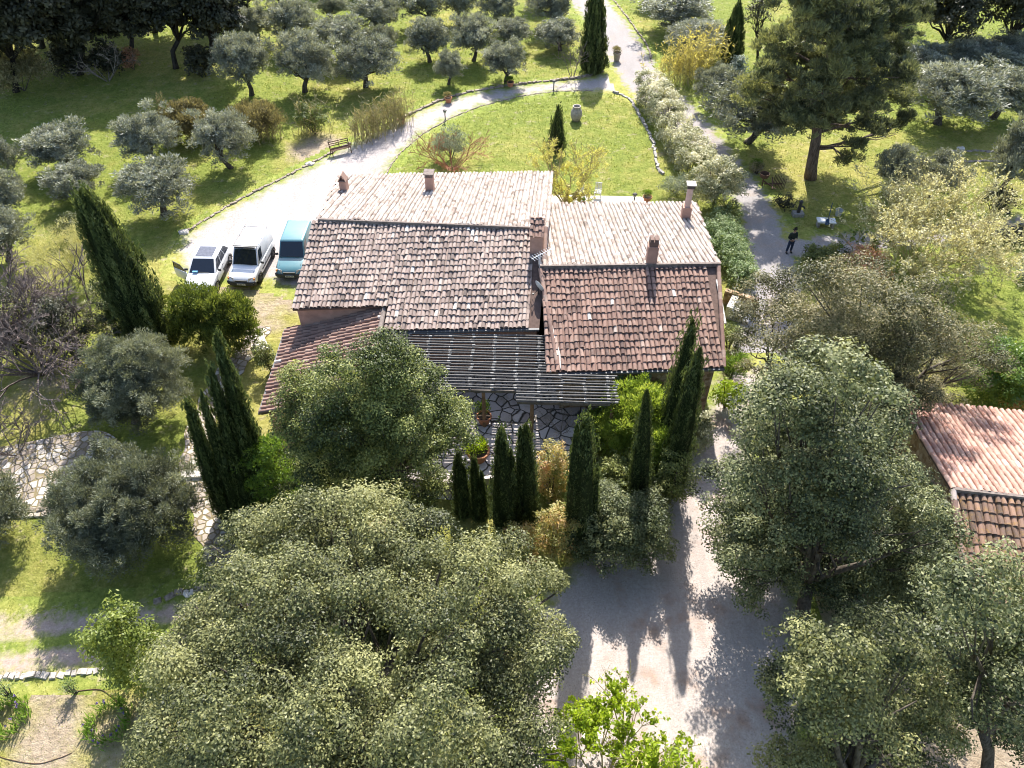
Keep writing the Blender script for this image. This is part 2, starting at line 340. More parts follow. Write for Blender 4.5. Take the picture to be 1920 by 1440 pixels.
drive_poly = gp(OUTER + [(1190, 150)] + INNER + [(740, 420), (600, 560), (540, 540), (470, 520), (400, 525), (330, 510)])
LANE = spline(gp([(1080, -30), (1118, 18), (1160, 75), (1187, 120), (1218, 165), (1262, 205), (1310, 252), (1352, 298), (1390, 345), (1418, 390), (1434, 440), (1450, 500), (1440, 580), (1425, 680), (1400, 790), (1345, 880)]))
LW = np.interp(np.linspace(0, 1, len(LANE)), [0, .3, .45, .6, .75, 1], [2.0, 2.0, 1.3, 1.3, 1.7, 1.6])
SIDE = spline(gp([(1450, 470), (1530, 462), (1620, 452), (1740, 440), (1920, 424), (2060, 412)]))
court_poly = gp([(1275, 850), (1318, 770), (1352, 690), (1445, 680), (1410, 840), (1440, 930), (1475, 1040), (1510, 1180), (1520, 1320), (1500, 1560), (930, 1560), (960, 1300), (1000, 1150), (1090, 1030), (1215, 960)])
def bb(p, m=1.): return (p[:, 0].min() - m, p[:, 0].max() + m, p[:, 1].min() - m, p[:, 1].max() + m)
def lane_e(P):
    d = np.full(len(P), -9.)
    for i in range(len(LANE) - 1): d = np.maximum(d, LW[i] - ldist(P, LANE[i:i + 2]))
    return np.maximum(d, 1.15 - ldist(P, SIDE))
patch('driveway', M['gravel'], lambda P: sdist(P, drive_poly), bb(drive_poly), .3, .004)
patch('lane', M['lane'], lane_e, bb(np.concatenate([LANE, SIDE]), 2.5), .3, .008)
patch('courtyard', M['court'], lambda P: sdist(P, court_poly), bb(court_poly), .25, .012)
TR = gp([(-260, 1225), (0, 1212), (200, 1195), (420, 1165), (640, 1120)])
patch('dirt_track', M['dirt'], lambda P: 1.35 - ldist(P, TR), bb(TR, 2), .2, .004, lambda P: np.abs(ldist(P, TR) - .05))
def slab(name, pts, z, mat, sub=6):
    p = gp(pts) if not isinstance(pts, np.ndarray) else pts
    s = spline(np.concatenate([p, p[:1]]), sub)[:-1]; mb = MB(); mb.poly_prism(s, -.05, z); return mb.build(name, mat)
tag(slab('stone_terrace', [(-120, 840), (0, 840), (70, 828), (150, 812), (205, 815), (245, 860), (230, 925), (170, 950), (100, 968), (0, 972), (-120, 975)], .1, M['paving']), kind='structure')
pth = spline(gp([(488, 612), (466, 655), (425, 705), (388, 775), (366, 850), (378, 925), (398, 1000), (425, 1060)]), 6)
pn = unit(np.gradient(pth, axis=0)); pn = np.c_[-pn[:, 1], pn[:, 0]]; pw = .62 + .12 * np.sin(np.arange(len(pth)) * 1.3)
tag(slab('stone_path', np.concatenate([pth + pn * pw[:, None], (pth - pn * pw[:, None])[::-1]]), .035, M['paving'], 2), kind='structure')
PAT = 1.25
tag(slab('patio', np.array([G(x, y, PAT)[:2] for x, y in [(690, 640), (1195, 650), (1190, 770), (1070, 850), (1035, 885), (840, 905), (690, 890)]]), PAT, M['flags'], 1), kind='structure')
tag(slab('back_terrace', [(1030, 385), (1032, 366), (1210, 370), (1232, 392)], .05, M['white_stone'], 1), kind='structure')
mb = MB(); a = G(342, 893, 0)[:2]; b = G(404, 890, 0)[:2]; mb.bar([*a, .1], [*b, .1], .4, .16); tag(mb.build('path_step', M['white_stone']), 'pale stone step slab crossing the rubble path beside the clustered cypresses', 'step')
# rows of rough stones
def stonerow(name, pts, label, wd=.28, ht=.2, mat='kerb_stone', ln=.42, cat='stone edging'):
    L = spline(gp(pts), 12); mb = MB(); acc = 0; r = random.Random(len(pts))
    seg = np.linalg.norm(np.diff(L, axis=0), axis=1); S = np.concatenate([[0], np.cumsum(seg)]); s = 0
    while s < S[-1]:
        l = ln * r.uniform(.5, 1.6); m = s + l / 2
        x = np.interp(m, S, L[:, 0]); y = np.interp(m, S, L[:, 1]); k = min(np.searchsorted(S, m), len(L) - 1); d = L[k] - L[k - 1]
        h = ht * r.uniform(.45, 1.2); rz = math.atan2(d[1], d[0]) + r.uniform(-.3, .3); x += r.uniform(-.05, .05); y += r.uniform(-.05, .05); cz, sz = math.cos(rz), math.sin(rz)
        v = np.array([[q * l * .47 * r.uniform(.95, 1.08) * (1 if e < 0 else .9), g * wd * .5 * r.uniform(.7, 1.1) * (1 if e < 0 else .8), h * (e + 1) / 2 * r.uniform(.8, 1.1) - (.04 if e < 0 else 0)] for e in (-1, 1) for q, g in ((-1, -1), (1, -1), (1, 1), (-1, 1))])
        v = v @ np.array([[cz, -sz, 0], [sz, cz, 0], [0, 0, 1]]).T + [x, y, 0]
        mb.add(v, [[3, 2, 1, 0], [4, 5, 6, 7], [0, 1, 5, 4], [1, 2, 6, 5], [2, 3, 7, 6], [3, 0, 4, 7]], r.random()); s += l
    return tag(mb.build(name, M[mat]), label, cat)
stonerow('stone_edging', [(345, 437), (400, 403), (470, 364), (540, 329), (600, 298), (655, 270)], 'low stone kerb between the olive lawn and the gravel parking area', .22, .1)
stonerow('stone_edging', [(740, 229), (790, 204), (840, 184), (900, 169), (1000, 155), (1080, 147), (1128, 135)], 'low stone kerb on the far side of the curved gravel drive', .28, .16)
stonerow('stone_edging', [(722, 328), (750, 288), (795, 251), (845, 222), (900, 200), (970, 182), (1040, 172), (1110, 170)], 'thin stone kerb round the near edge of the bright lawn', .14, .06)
stonerow('stone_edging', [(1150, 172), (1178, 185), (1198, 215), (1222, 262), (1232, 310), (1240, 325)], 'dark stone kerb at the foot of the flowering hedge by the lawn', .25, .16, 'grey_stone')
stonerow('stone_edging', [(-60, 1272), (60, 1268), (140, 1262), (225, 1250), (300, 1235)], 'pale stone row along the near side of the dirt track', .3, .1, 'pale_kerb', .26)
stonerow('stone_edging', [(-80, 968), (0, 966), (60, 960), (108, 950)], 'low stone wall holding the front of the rubble paved terrace', .32, .2)
stonerow('stone_edging', [(290, 1128), (330, 1115), (372, 1105), (400, 1100)], 'white stones in the grass beside the huge holm oak', .3, .14)
stonerow('stone_edging', [(1085, 30), (1050, 45), (1090, 5)], 'stone kerb at the far left of the lane', .3, .25) if False else None
stonerow('stone_edging', [(1150, 0), (1185, 45), (1215, 90), (1222, 118)], 'pinkish stone kerb right of the lane before the yellow bamboo', .2, .1)
stonerow('stone_edging', [(1775, 285), (1830, 283), (1900, 287)], 'scattered pale stones crossing the lawn below the right hand olives', .3, .08)
stonerow('stone_edging', [(1790, 304), (1850, 302), (1925, 306)], 'second faint stone line in the lawn nearer the twin trunk olive', .3, .08)

# ---------------------------------------------------------------- roofs of canal tiles
def tilemat(name, stops, lich, dark, lichamt=.5, k_=1.):
    sc_ = lambda c: tuple(x * k_ for x in c)
    stops = [(p, sc_(c)) for p, c in stops]; lich = sc_(lich); dark = sc_(dark); t = NT(name); a = t.attr('tint'); c = t.ramp(a, stops)
    n = t.noise(5., 6, .75); n2 = t.noise(1.1, 4, .65); n3 = t.noise(22., 4, .7)
    c = t.mix(t.rng(n, .5, .68, 0., .75), c, lich); c = t.mix(t.rng(n2, .5, .75, 0., lichamt), c, dark)
    c = t.mix(.5, c, t.ramp(n3, [(.3, (.6, .6, .6)), (.7, (1, 1, 1))]), 'MULTIPLY'); t.bump(n3, .35, .02)
    return t.fin(c, .85, .15)
M['tile_main'] = tilemat('tile_weathered_shaded_front', [(0, (.16, .125, .11)), (.25, (.36, .275, .24)), (.5, (.52, .405, .35)), (.8, (.6, .49, .42)), (1, (.95, .88, .8))], (.36, .315, .27), (.25, .205, .17), .65, .8)  # same tiles as the rear slope; weathering plus shade-side tone in the colour
M['tile_back'] = tilemat('tile_pale_sunlit_back', [(0, (.17, .125, .1)), (.3, (.4, .325, .275)), (.6, (.53, .46, .41)), (.85, (.6, .545, .49)), (1, (.7, .66, .6))], (.52, .48, .44), (.36, .28, .235), .6, .88)  # same tiles again, sunlit side painted paler
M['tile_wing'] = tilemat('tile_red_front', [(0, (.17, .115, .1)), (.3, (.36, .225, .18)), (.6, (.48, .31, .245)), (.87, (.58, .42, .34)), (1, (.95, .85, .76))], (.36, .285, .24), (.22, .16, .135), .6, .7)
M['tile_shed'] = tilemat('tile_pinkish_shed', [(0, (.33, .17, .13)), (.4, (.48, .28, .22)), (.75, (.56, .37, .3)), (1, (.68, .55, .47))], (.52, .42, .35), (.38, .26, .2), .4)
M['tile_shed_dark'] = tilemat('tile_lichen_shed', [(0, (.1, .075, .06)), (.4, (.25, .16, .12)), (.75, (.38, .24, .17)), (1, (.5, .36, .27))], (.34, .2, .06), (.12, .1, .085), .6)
M['underlay'] = plain('roof_underlay', (.13, .09, .075), .9, .1)
M['mortar'] = plain('ridge_mortar', (.2, .165, .145), .95, .1, .35, 5)
M['dark_iron'] = plain('dark_iron', (.05, .045, .042), .55, .4, .3, 12)
M['zinc'] = plain('zinc_gutter', (.1, .1, .105), .6, .4, .2, 8)
def tiles(O, e, dn, n, us, top, bot, pitch=.21, expo=.37, r=.099, rag=.028, seed=0):
    """canal tiles: O corner, e along the eave, dn down the slope, n roof normal; covers plus pans, one tint each"""
    g = np.random.default_rng(seed); mb = MB(); up = -dn
    for kind in (0, 1):
        U, S, E = [], [], []
        cols = np.arange(us[0], us[1] + 1e-6, pitch) + (pitch / 2 if kind else 0)
        for u in cols:
            if u > us[1]: continue
            t0, b0 = top(u), bot(u) - (0.03 if kind else 0); k = int(math.ceil((b0 - t0) / expo)); jit = g.normal(0, .016)
            for j in range(k):
                U.append(u + jit + g.normal(0, .006)); S.append(b0 - j * expo + g.normal(0, rag)); E.append(max(S[-1] - expo * 1.22, t0 - .05))
        U, S, E = map(np.array, (U, S, E)); N = len(U)
        if N == 0: continue
        WV = (.028 * np.sin(U * 1.15 + seed) * np.sin(S * .85 + seed * 2.) + .014 * np.sin(U * 3.1 + S * 1.7 + seed))[:, None, None] * n
        rr = r * g.uniform(.94, 1.06, N); sk = g.normal(0, .02, N)
        tint = np.clip(g.beta(2.8, 2.8, N) * .85 + np.where(g.random(N) < .03, .4, 0) - np.where(g.random(N) < .06, .22, 0), 0, 1)
        if kind == 0:
            th = np.linspace(0, PI, 7); rows = []
            for (s_, rad, lift, inn) in ((S, 1., .042, 1.), (E, .86, .0, 1.), (S, 1., .042, .72)):
                x = -np.cos(th)[None] * (rr * rad * inn)[:, None]; z = np.sin(th)[None] * (rr * rad * inn * 1.02)[:, None] + lift + .012
                pos = O + (U[:, None, None] + x[..., None] + (sk * (s_ is E))[:, None, None]) * e + s_[:, None, None] * dn + z[..., None] * n + WV; rows.append(pos)
            v = np.concatenate(rows, 1); f = []
            for j in range(6): f += [[j, j + 1, 8 + j, 7 + j], [14 + j, 15 + j, 1 + j, j], ]
        else:
            th = np.linspace(0, PI, 5); rows = []
            for (s_, lift) in ((S, .03), (E, .0)):
                x = -np.cos(th)[None] * (rr * .95)[:, None]; z = -np.sin(th)[None] * (rr * .55)[:, None] + .045 + lift
                rows.append(O + (U[:, None, None] + x[..., None]) * e + s_[:, None, None] * dn + z[..., None] * n + WV)
            v = np.concatenate(rows, 1); f = [[5 + j, 6 + j, 1 + j, j] for j in range(4)]; tint = tint * .85
        f = np.array(f); nv = v.shape[1]
        mb.add(v.reshape(-1, 3), (np.arange(N)[:, None, None] * nv + f[None]).reshape(-1, 4), np.repeat(tint, len(f)))
    return mb
def ridgecap(a, b, r=.11, ln=.42, seed=1):
    g = np.random.default_rng(seed); a = np.asarray(a, float); b = np.asarray(b, float); L = np.linalg.norm(b - a); x = (b - a) / L; y = unit(np.cross([0, 0, 1], x)); z = np.cross(x, y)
    mb = MB(); k = int(L / ln); th = np.linspace(0, PI, 7)
    for i in range(k):
        p = a + x * (i * ln); q = p + x * ln * 1.15; rad = r * g.uniform(.92, 1.08); v = []
        for c, rr, l in ((p, rad, .02), (q, rad * .86, 0), (p, rad * .75, .02)):
            v += [c + y * rr * math.cos(t_) + z * (rr * math.sin(t_) + l) for t_ in th]
        f = []
        for j in range(6): f += [[j, j + 1, 8 + j, 7 + j], [14 + j, 15 + j, 1 + j, j]]
        mb.add(v, f, np.clip(g.beta(2, 2), 0, 1))
    return mb
HOUSE = thing('farmhouse', G(800, 620), 'long stone farmhouse with weathered canal tile roofs and several chimneys', 'house')
HI = Matrix.Translation(-HOUSE.location)
def hp(mb, name, mat, parent=None, smooth=False):
    o = mb.build(name, mat, HOUSE if parent is None else parent, smooth); 
    if parent is None: o.matrix_parent_inverse = HI
    return o
Z3 = np.array([0, 0, 1.])
# main block
A = G(597, 415, 6.); B = G(1028, 432, 6.); e1 = unit(B - A); LEN = np.linalg.norm(B - A); w1 = np.array([e1[1], -e1[0], 0.])   # w1 points to the camera
SF, SB = .30, .27
dnF = unit(w1 + [0, 0, -SF]); nF = unit(np.cross(e1, -dnF)) ; nF = nF if nF[2] > 0 else -nF
dnB = unit(-w1 + [0, 0, -SB]); nB = unit(np.cross(e1, dnB)); nB = nB if nB[2] > 0 else -nB
def uv(q, O, e, dn): return (q - O) @ e, (q - O) @ dn
FL = uv(hitplane(548, 580, A, nF), A, e1, dnF); FK = uv(hitplane(722, 574, A, nF), A, e1, dnF); FM = uv(hitplane(720, 621, A, nF), A, e1, dnF); FR = uv(hitplane(1011, 615, A, nF), A, e1, dnF)
BL = uv(hitplane(637, 333, A, nB), A, e1, dnB); BR = uv(hitplane(1030, 327, A, nB), A, e1, dnB)
def front_bot(u): return np.interp(u, [FL[0], FM[0] - .01, FM[0], FR[0]], [FL[1], FK[1], FM[1], FR[1]])
Of = A.copy(); Ob = A + np.array([0, 0, .1])
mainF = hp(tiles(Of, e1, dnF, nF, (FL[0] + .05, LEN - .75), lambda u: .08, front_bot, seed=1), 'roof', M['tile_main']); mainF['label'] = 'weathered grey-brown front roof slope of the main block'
mb = MB(); q = [A + e1 * FL[0] - nF * .02, A + e1 * FL[0] + dnF * FL[1] - nF * .02, A + e1 * FM[0] + dnF * FK[1] - nF * .02, A + e1 * FM[0] + dnF * FM[1] - nF * .02, A + e1 * FR[0] + dnF * FR[1] - nF * .02, A + e1 * LEN - nF * .02]
mb.add(q + [p - nF * .12 for p in q], [[0, 1, 2, 3, 4, 5]]); mb.F.append(np.array([[i, (i + 1) % 6, 6 + (i + 1) % 6, 6 + i] for i in range(6)])); mb.T.append(np.full(6, .5)); hp(mb, 'roof_deck', M['underlay'], mainF)
def back_l(u): return np.interp(u, [BL[0], 0], [BL[1], .0])
def back_bot(u): return np.interp(u, [BL[0], BR[0]], [BL[1], BR[1]])
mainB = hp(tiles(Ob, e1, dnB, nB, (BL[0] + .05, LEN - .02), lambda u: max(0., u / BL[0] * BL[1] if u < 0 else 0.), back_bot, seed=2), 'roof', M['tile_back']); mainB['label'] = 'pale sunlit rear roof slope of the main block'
mb = MB(); q = [Ob - nB * .02, Ob + e1 * BL[0] + dnB * BL[1] - nB * .02, Ob + e1 * BR[0] + dnB * BR[1] - nB * .02, Ob + e1 * LEN - nB * .02]
mb.add(q + [p - nB * .12 for p in q], [[3, 2, 1, 0]]); mb.F.append(np.array([[i, 4 + i, 4 + (i + 1) % 4, (i + 1) % 4] for i in range(4)])); mb.T.append(np.full(4, .5)); hp(mb, 'roof_deck', M['underlay'], mainB)
mb = MB(); mb.bar(Ob + e1 * .02 + w1 * .05 + Z3 * .0, Ob + e1 * (LEN - .3) + w1 * .05 + Z3 * .0, .1, .2); hp(mb, 'ridge', M['mortar'])
mb = ridgecap(Ob + e1 * (LEN - .12) + w1 * .1 + Z3 * .1, Ob + e1 * (LEN - .1) + dnF * 3.6 + Z3 * .05, seed=4); hp(mb, 'verge_tile', M['tile_wing'])
zF = lambda u, s: (A + e1 * u + dnF * s)[2] - .14
pts = [A + e1 * (FL[0] + .12) + w1 * (FL[1] * .958 - .25), A + e1 * FM[0] + w1 * (FK[1] * .958 - .25), A + e1 * FM[0] + w1 * (FM[1] * .958 - .3), A + e1 * (LEN - .3) + w1 * (FR[1] * .958 - .3), A + e1 * (LEN - .2) - w1 * .05, A + e1 * .05 - w1 * .05]
tz = [zF(0, FL[1]), zF(0, FK[1]), zF(0, FM[1]), zF(0, FR[1]), 5.8, 5.8]
mb = MB(); mb.poly_prism(pts, 0, tz[::-1] if False else np.array(tz)); 
def prism_xyz(mb, pts, z1):     # keeps the per-corner heights paired with their points
    p = np.array([q[:2] for q in pts]); z1 = np.asarray(z1, float)
    if np.sum(p[:, 0] * np.roll(p[:, 1], -1) - np.roll(p[:, 0], -1) * p[:, 1]) < 0: p = p[::-1]; z1 = z1[::-1]
    return mb.poly_prism(p, 0., z1)
mb = MB(); prism_xyz(mb, pts, tz); wall = hp(mb, 'wall', M['render']); wall['label'] = 'pink rendered walls of the main block'
bz = lambda s: (Ob + dnB * s)[2] - .16
pts = [A + e1 * .05 - w1 * .05, A + e1 * (LEN - .2) - w1 * .05, A + e1 * (BR[0] - .2) - w1 * (BR[1] * .965 - .3), A + e1 * (BL[0] + .2) - w1 * (BL[1] * .965 - .3)]
mb = MB(); prism_xyz(mb, pts, [5.9, 5.9, bz(BR[1] - .3), bz(BL[1] - .3)]); hp(mb, 'wall', M['render'])
mb = MB(); mb.bar(A + e1 * FM[0] + dnF * (FM[1] + .06) - nF * .05, A + e1 * FR[0] + dnF * (FR[1] + .06) - nF * .05, .12, .1); hp(mb, 'gutter', M['zinc'])
# right wing
WZ = 5.55
WA = G(1012, 503, WZ); WB = G(1347, 498, WZ); e2 = unit(WB - WA); WL = np.linalg.norm(WB - WA); w2 = np.array([e2[1], -e2[0], 0.])
dnF2 = unit(w2 + [0, 0, -.3]); nF2 = np.cross(e2, -dnF2); nF2 = nF2 if nF2[2] > 0 else -nF2
dnB2 = unit(-w2 + [0, 0, -.25]); nB2 = np.cross(e2, dnB2); nB2 = nB2 if nB2[2] > 0 else -nB2
WFL = uv(hitplane(1046, 699, WA, nF2), WA, e2, dnF2); WFR = uv(hitplane(1358, 689, WA, nF2), WA, e2, dnF2)
WBL = uv(hitplane(1031, 386, WA, nB2), WA, e2, dnB2); WBR = uv(hitplane(1304, 383, WA, nB2), WA, e2, dnB2)
lin = lambda a, b: (lambda u: np.interp(u, [a[0], b[0]], [a[1], b[1]]))
PW = .232
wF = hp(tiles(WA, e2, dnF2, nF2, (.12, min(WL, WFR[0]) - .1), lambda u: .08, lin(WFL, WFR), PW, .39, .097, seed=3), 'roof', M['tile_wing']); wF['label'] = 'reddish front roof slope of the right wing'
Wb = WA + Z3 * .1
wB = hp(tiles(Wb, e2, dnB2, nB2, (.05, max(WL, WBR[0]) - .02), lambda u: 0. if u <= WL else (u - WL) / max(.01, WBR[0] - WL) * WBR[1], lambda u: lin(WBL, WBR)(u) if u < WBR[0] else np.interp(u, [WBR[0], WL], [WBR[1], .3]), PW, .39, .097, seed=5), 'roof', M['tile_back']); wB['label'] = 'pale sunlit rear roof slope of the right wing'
for O_, n_, dn_, bl, br, par, rev in ((WA, nF2, dnF2, WFL, WFR, wF, 0), (Wb, nB2, dnB2, WBL, WBR, wB, 1)):
    mb = MB(); q = [O_ - n_ * .02, O_ + e2 * bl[0] + dn_ * bl[1] - n_ * .02, O_ + e2 * br[0] + dn_ * br[1] - n_ * .02, O_ + e2 * WL - n_ * .02]
    mb.add(q + [p - n_ * .12 for p in q], [[3, 2, 1, 0] if rev else [0, 1, 2, 3]]); mb.F.append(np.array([[i, (i + 1) % 4, 4 + (i + 1) % 4, 4 + i] for i in range(4)])); mb.T.append(np.full(4, .5)); hp(mb, 'roof_deck', M['underlay'], par)
mb = MB(); mb.bar(Wb + w2 * .05, Wb + e2 * (WL + .02) + w2 * .05, .12, .22); hp(mb, 'ridge', M['mortar'])
for (u0, u1) in ((WFL[0] + .02, .02), (WFR[0] - .03, WL - .03)):
    mb = ridgecap(WA + e2 * u1 + dnF2 * .1 + nF2 * .06, WA + e2 * u0 + dnF2 * (WFL[1] - .02) + nF2 * .06, .105, .4, 9) ; o = hp(mb, 'verge_tile', M['tile_wing'])
for fz in (0, 1):
    mb = MB(); (mb.bar(WA + e2 * .2 + dnF2 * 2.4 + nF2 * .07, WA + e2 * (WFL[0] + .22) + dnF2 * (WFL[1] - .1) + nF2 * .07, .16, .06) if fz else mb.bar(WA + e2 * (WL - .22) + dnF2 * .9 + nF2 * .07, WA + e2 * (WL - .22) + dnF2 * 3.4 + nF2 * .07, .12, .06)); hp(mb, 'mortar_fillet', M['white_stone'])
wz = lambda s: (WA + dnF2 * s)[2] - .15
pts = [WA + e2 * (WFL[0] * .3 + .1) - w2 * .02, WA + e2 * (WFL[0] + .2) + w2 * (WFL[1] * .958 - .3), WA + e2 * (WFR[0] - .3) + w2 * (WFR[1] * .958 - .3), WA + e2 * (WL - .25) - w2 * .02]
mb = MB(); prism_xyz(mb, pts, [5.4, wz(WFL[1] - .3), wz(WFR[1] - .3), 5.4]); ww = hp(mb, 'wall', M['ochre_wall']); ww['label'] = 'ochre stone walls of the right wing'
pts2 = [pts[0] - w2 * .01, pts[3] - w2 * .01, WA + e2 * (WBR[0] - .3) - w2 * (WBR[1] * .97 - .3), WA + e2 * (WBL[0] + .1) - w2 * (WBL[1] * .97 - .3)]
mb = MB(); prism_xyz(mb, pts2, [5.4, 5.4, (Wb + dnB2 * (WBR[1] - .3))[2] - .16, (Wb + dnB2 * (WBL[1] - .3))[2] - .16]); hp(mb, 'wall', M['ochre_wall'])
mb = MB(); mb.bar(WA + e2 * WFL[0] + dnF2 * (WFL[1] + .07) - nF2 * .05, WA + e2 * WFR[0] + dnF2 * (WFR[1] + .07) - nF2 * .05, .12, .1); hp(mb, 'gutter', M['zinc'])
# green shutter, window and door under the wing eave
fw0 = pts[1]; fw1 = pts[2]; fd = unit((fw1 - fw0) * [1, 1, 0]); fn = np.array([fd[1], -fd[0], 0])
M['shutter'] = plain('green_shutter', (.19, .27, .2), .6, .3, .15, 7); M['pane'] = plain('dark_glass', (.02, .025, .03), .08, .6, .1, 3); M['door_wood'] = plain('brown_wood', (.16, .09, .05), .6, .3, .3, 6)
def onwall(px_, z, dx, dz, th=.06):
    p = G(px_, 715, 3.); k = (p - fw0) @ fd; return fw0 * [1, 1, 0] + fd * k + fn * (th / 2 + .004) + Z3 * z
Rw = np.stack([fd, -fn, Z3], 1)
mb = MB(); mb.box(onwall(1188, 2.75, 0, 0, .04), (.8, .04, 1.0), R=Rw); wi = hp(mb, 'window', M['pane']); 
mb = MB(); [mb.box(onwall(1188, 2.75, 0, 0, .08) + fd * x, (.07, .07, 1.1), R=Rw) for x in (-.43, 0, .43)]; [mb.box(onwall(1188, 2.75 + x, 0, 0, .072), (.8, .064, .07), R=Rw) for x in (-.52, .52)]; hp(mb, 'window_frame', M['door_wood'], wi)
for x in (1166, 1211):
    mb = MB(); mb.box(onwall(x, 2.75, 0, 0, .05), (.5, .05, 1.12), R=Rw); [mb.box(onwall(x, 2.75 + z, 0, 0, .12), (.42, .05, .09), R=Rw) for z in (-.4, 0, .4)]; hp(mb, 'shutter', M['shutter'])
# left lean-to
R1 = G(722, 578, (A + e1 * FM[0] + dnF * FK[1])[2] - .22); R2 = G(706, 660, R1[2] - .02); L1 = G(537, 616, 2.75)
nL = unit(np.cross(R2 - R1, L1 - R1)); nL = nL if nL[2] > 0 else -nL
eL = unit(R2 - R1); dL = unit(np.cross(nL, eL)); dL = dL if dL[0] < 0 else -dL
L2 = hitplane(488, 775, R1, nL); l1 = uv(L1, R1, eL, dL); l2 = uv(L2, R1, eL, dL)
s_end = l2[0]
lt = hp(tiles(R1, eL, dL, nL, (min(0, l1[0]) , s_end), lambda u: max(.05, (u / l1[0]) * l1[1] if (l1[0] < 0 and u < 0) else .05), lin(l1, l2), .25, .4, .1, seed=6), 'roof', M['tile_wing']); lt['label'] = 'lean-to roof with tile rows running down to the left'
mb = MB(); q = [R1 - nL * .02, L1 - nL * .02, L2 - nL * .02, R1 + eL * s_end - nL * .02]; mb.add(q + [p - nL * .1 for p in q], [[0, 1, 2, 3]]); mb.F.append(np.array([[i, (i + 1) % 4, 4 + (i + 1) % 4, 4 + i] for i in range(4)])); mb.T.append(np.full(4, .5)); hp(mb, 'roof_deck', M['underlay'], lt)
mb = ridgecap(R1 + nL * .06, R1 + eL * s_end + nL * .06, .13, .42, 12); hp(mb, 'verge_tile', M['mortar'])
mb = MB(); mb.bar(L1 + dL * .07 - nL * .03, L2 + dL * .07 - nL * .03, .1, .1); hp(mb, 'gutter', M['zinc'])
pts = [R1 + dL * .2, L1 - dL * .3 + eL * .05, L2 - dL * .3 - eL * .2, R1 + eL * (s_end - .2) + dL * .2]
mb = MB(); prism_xyz(mb, pts, [p[2] - .14 for p in pts]); hp(mb, 'wall', M['render'])
# chimneys
def chim(px_, py_, z, wd, dp, h, kind, label):
    b = G(px_, py_, z); yaw = math.atan2(e1[1], e1[0]); R = np.stack([e1, -w1, Z3], 1); mb = MB(); g = np.random.default_rng(px_)
    mb.box(b + Z3 * (h / 2 - .35), (wd, dp, h + .7), R=R)
    o = hp(mb, 'chimney', M['render']); o['label'] = label; mb = MB()
    if kind == 'tent':
        mb.box(b + Z3 * (h + .02), (wd + .08, dp + .08, .05), R=R, tint=.3)
        for s in (-1, 1):
            q0 = b + Z3 * (h + .05) + e1 * s * wd * .52; q1 = b + Z3 * (h + .4) + e1 * s * .015; dd = w1 * dp * .5
            qs = [q0 - dd, q0 + dd, q1 + dd, q1 - dd]; mb.quadslab(qs if s < 0 else qs[::-1], .045, .6)
        hp(mb, 'chimney_cap', M['tile_wing'], o)
    elif kind == 'slab':
        for i in (-1, 1):
            for j in (-1, 1): mb.box(b + Z3 * (h + .1) + e1 * i * (wd / 2 - .06) + w1 * j * (dp / 2 - .06), (.1, .1, .2), R=R, tint=.4)
        mb.box(b + Z3 * (h + .23), (wd + .14, dp + .14, .06), R=R, tint=.6); hp(mb, 'chimney_cap', M['mortar'], o)
    elif kind == 'roof':
        dn = unit(w1 + [0, 0, -.42]); n = np.cross(e1, -dn); n = n if n[2] > 0 else -n
        O = b + Z3 * (h + .42) - e1 * (wd / 2) - w1 * (dp / 2 + .05); mt = tiles(O, e1, dn, n, (.08, wd - .03), lambda u: 0., lambda u: (dp + .3), .2, .36, .095, seed=8); hp(mt, 'chimney_cap', M['tile_wing'], o)
        mb.box(b + Z3 * (h + .2) - w1 * (dp / 2 - .05), (wd, .1, .5), R=R); mb.quadslab([O - n * .03 - e1 * .02, O - n * .03 - e1 * .02 + dn * (dp + .2), O - n * .03 + e1 * (wd + .02) + dn * (dp + .2), O - n * .03 + e1 * (wd + .02)], .05); hp(mb, 'chimney_back', M['mortar'], o)
    elif kind == 'brick':
        mb.box(b + Z3 * (h + .12), (wd * .86, dp * .86, .3), R=R, tint=.2); [mb.box(b + Z3 * (h + .33) + e1 * s * wd * .22, (wd * .34, dp * .8, .12), R=R, tint=.15) for s in (-1, 1)]; hp(mb, 'chimney_cap', M['tile_wing'], o)
    elif kind == 'flue':
        mb.tube([b + Z3 * (h - .02), b + Z3 * (h + 1.15)], .17, 12, .7); hp(mb, 'flue', M['white_pink'], o)
        mb = MB(); mb.box(b + Z3 * (h + 1.25), (.4, .4, .2), R=R); hp(mb, 'cowl', M['dark_iron'], o); mb = MB(); mb.box(b + Z3 * (h + 1.385), (.5, .5, .05), R=R); hp(mb, 'cowl_lid', M['white_stone'], o)
    return o
M['white_pink'] = plain('pink_flue', (.5, .36, .31), .8, .2, .12, 4)
chim(648, 366, 3.9 + .6, .4, .5, 1.0, 'tent', 'leftmost chimney with a tent of two tiles')
chim(807, 359, 4.6, .45, .5, 1.0, 'slab', 'slab-capped chimney on the pale rear slope')
chim(1006, 462, 5.75, .62, .8, .9, 'roof', 'broad chimney with its own little tiled roof')
chim(1219, 500, 5.4, .5, .5, 1.3, 'brick', 'dark weathered chimney on the wing ridge')
o = chim(1284, 412, 3.95, .5, .5, .9, 'flue', 'terracotta chimney carrying a tall pale flue')
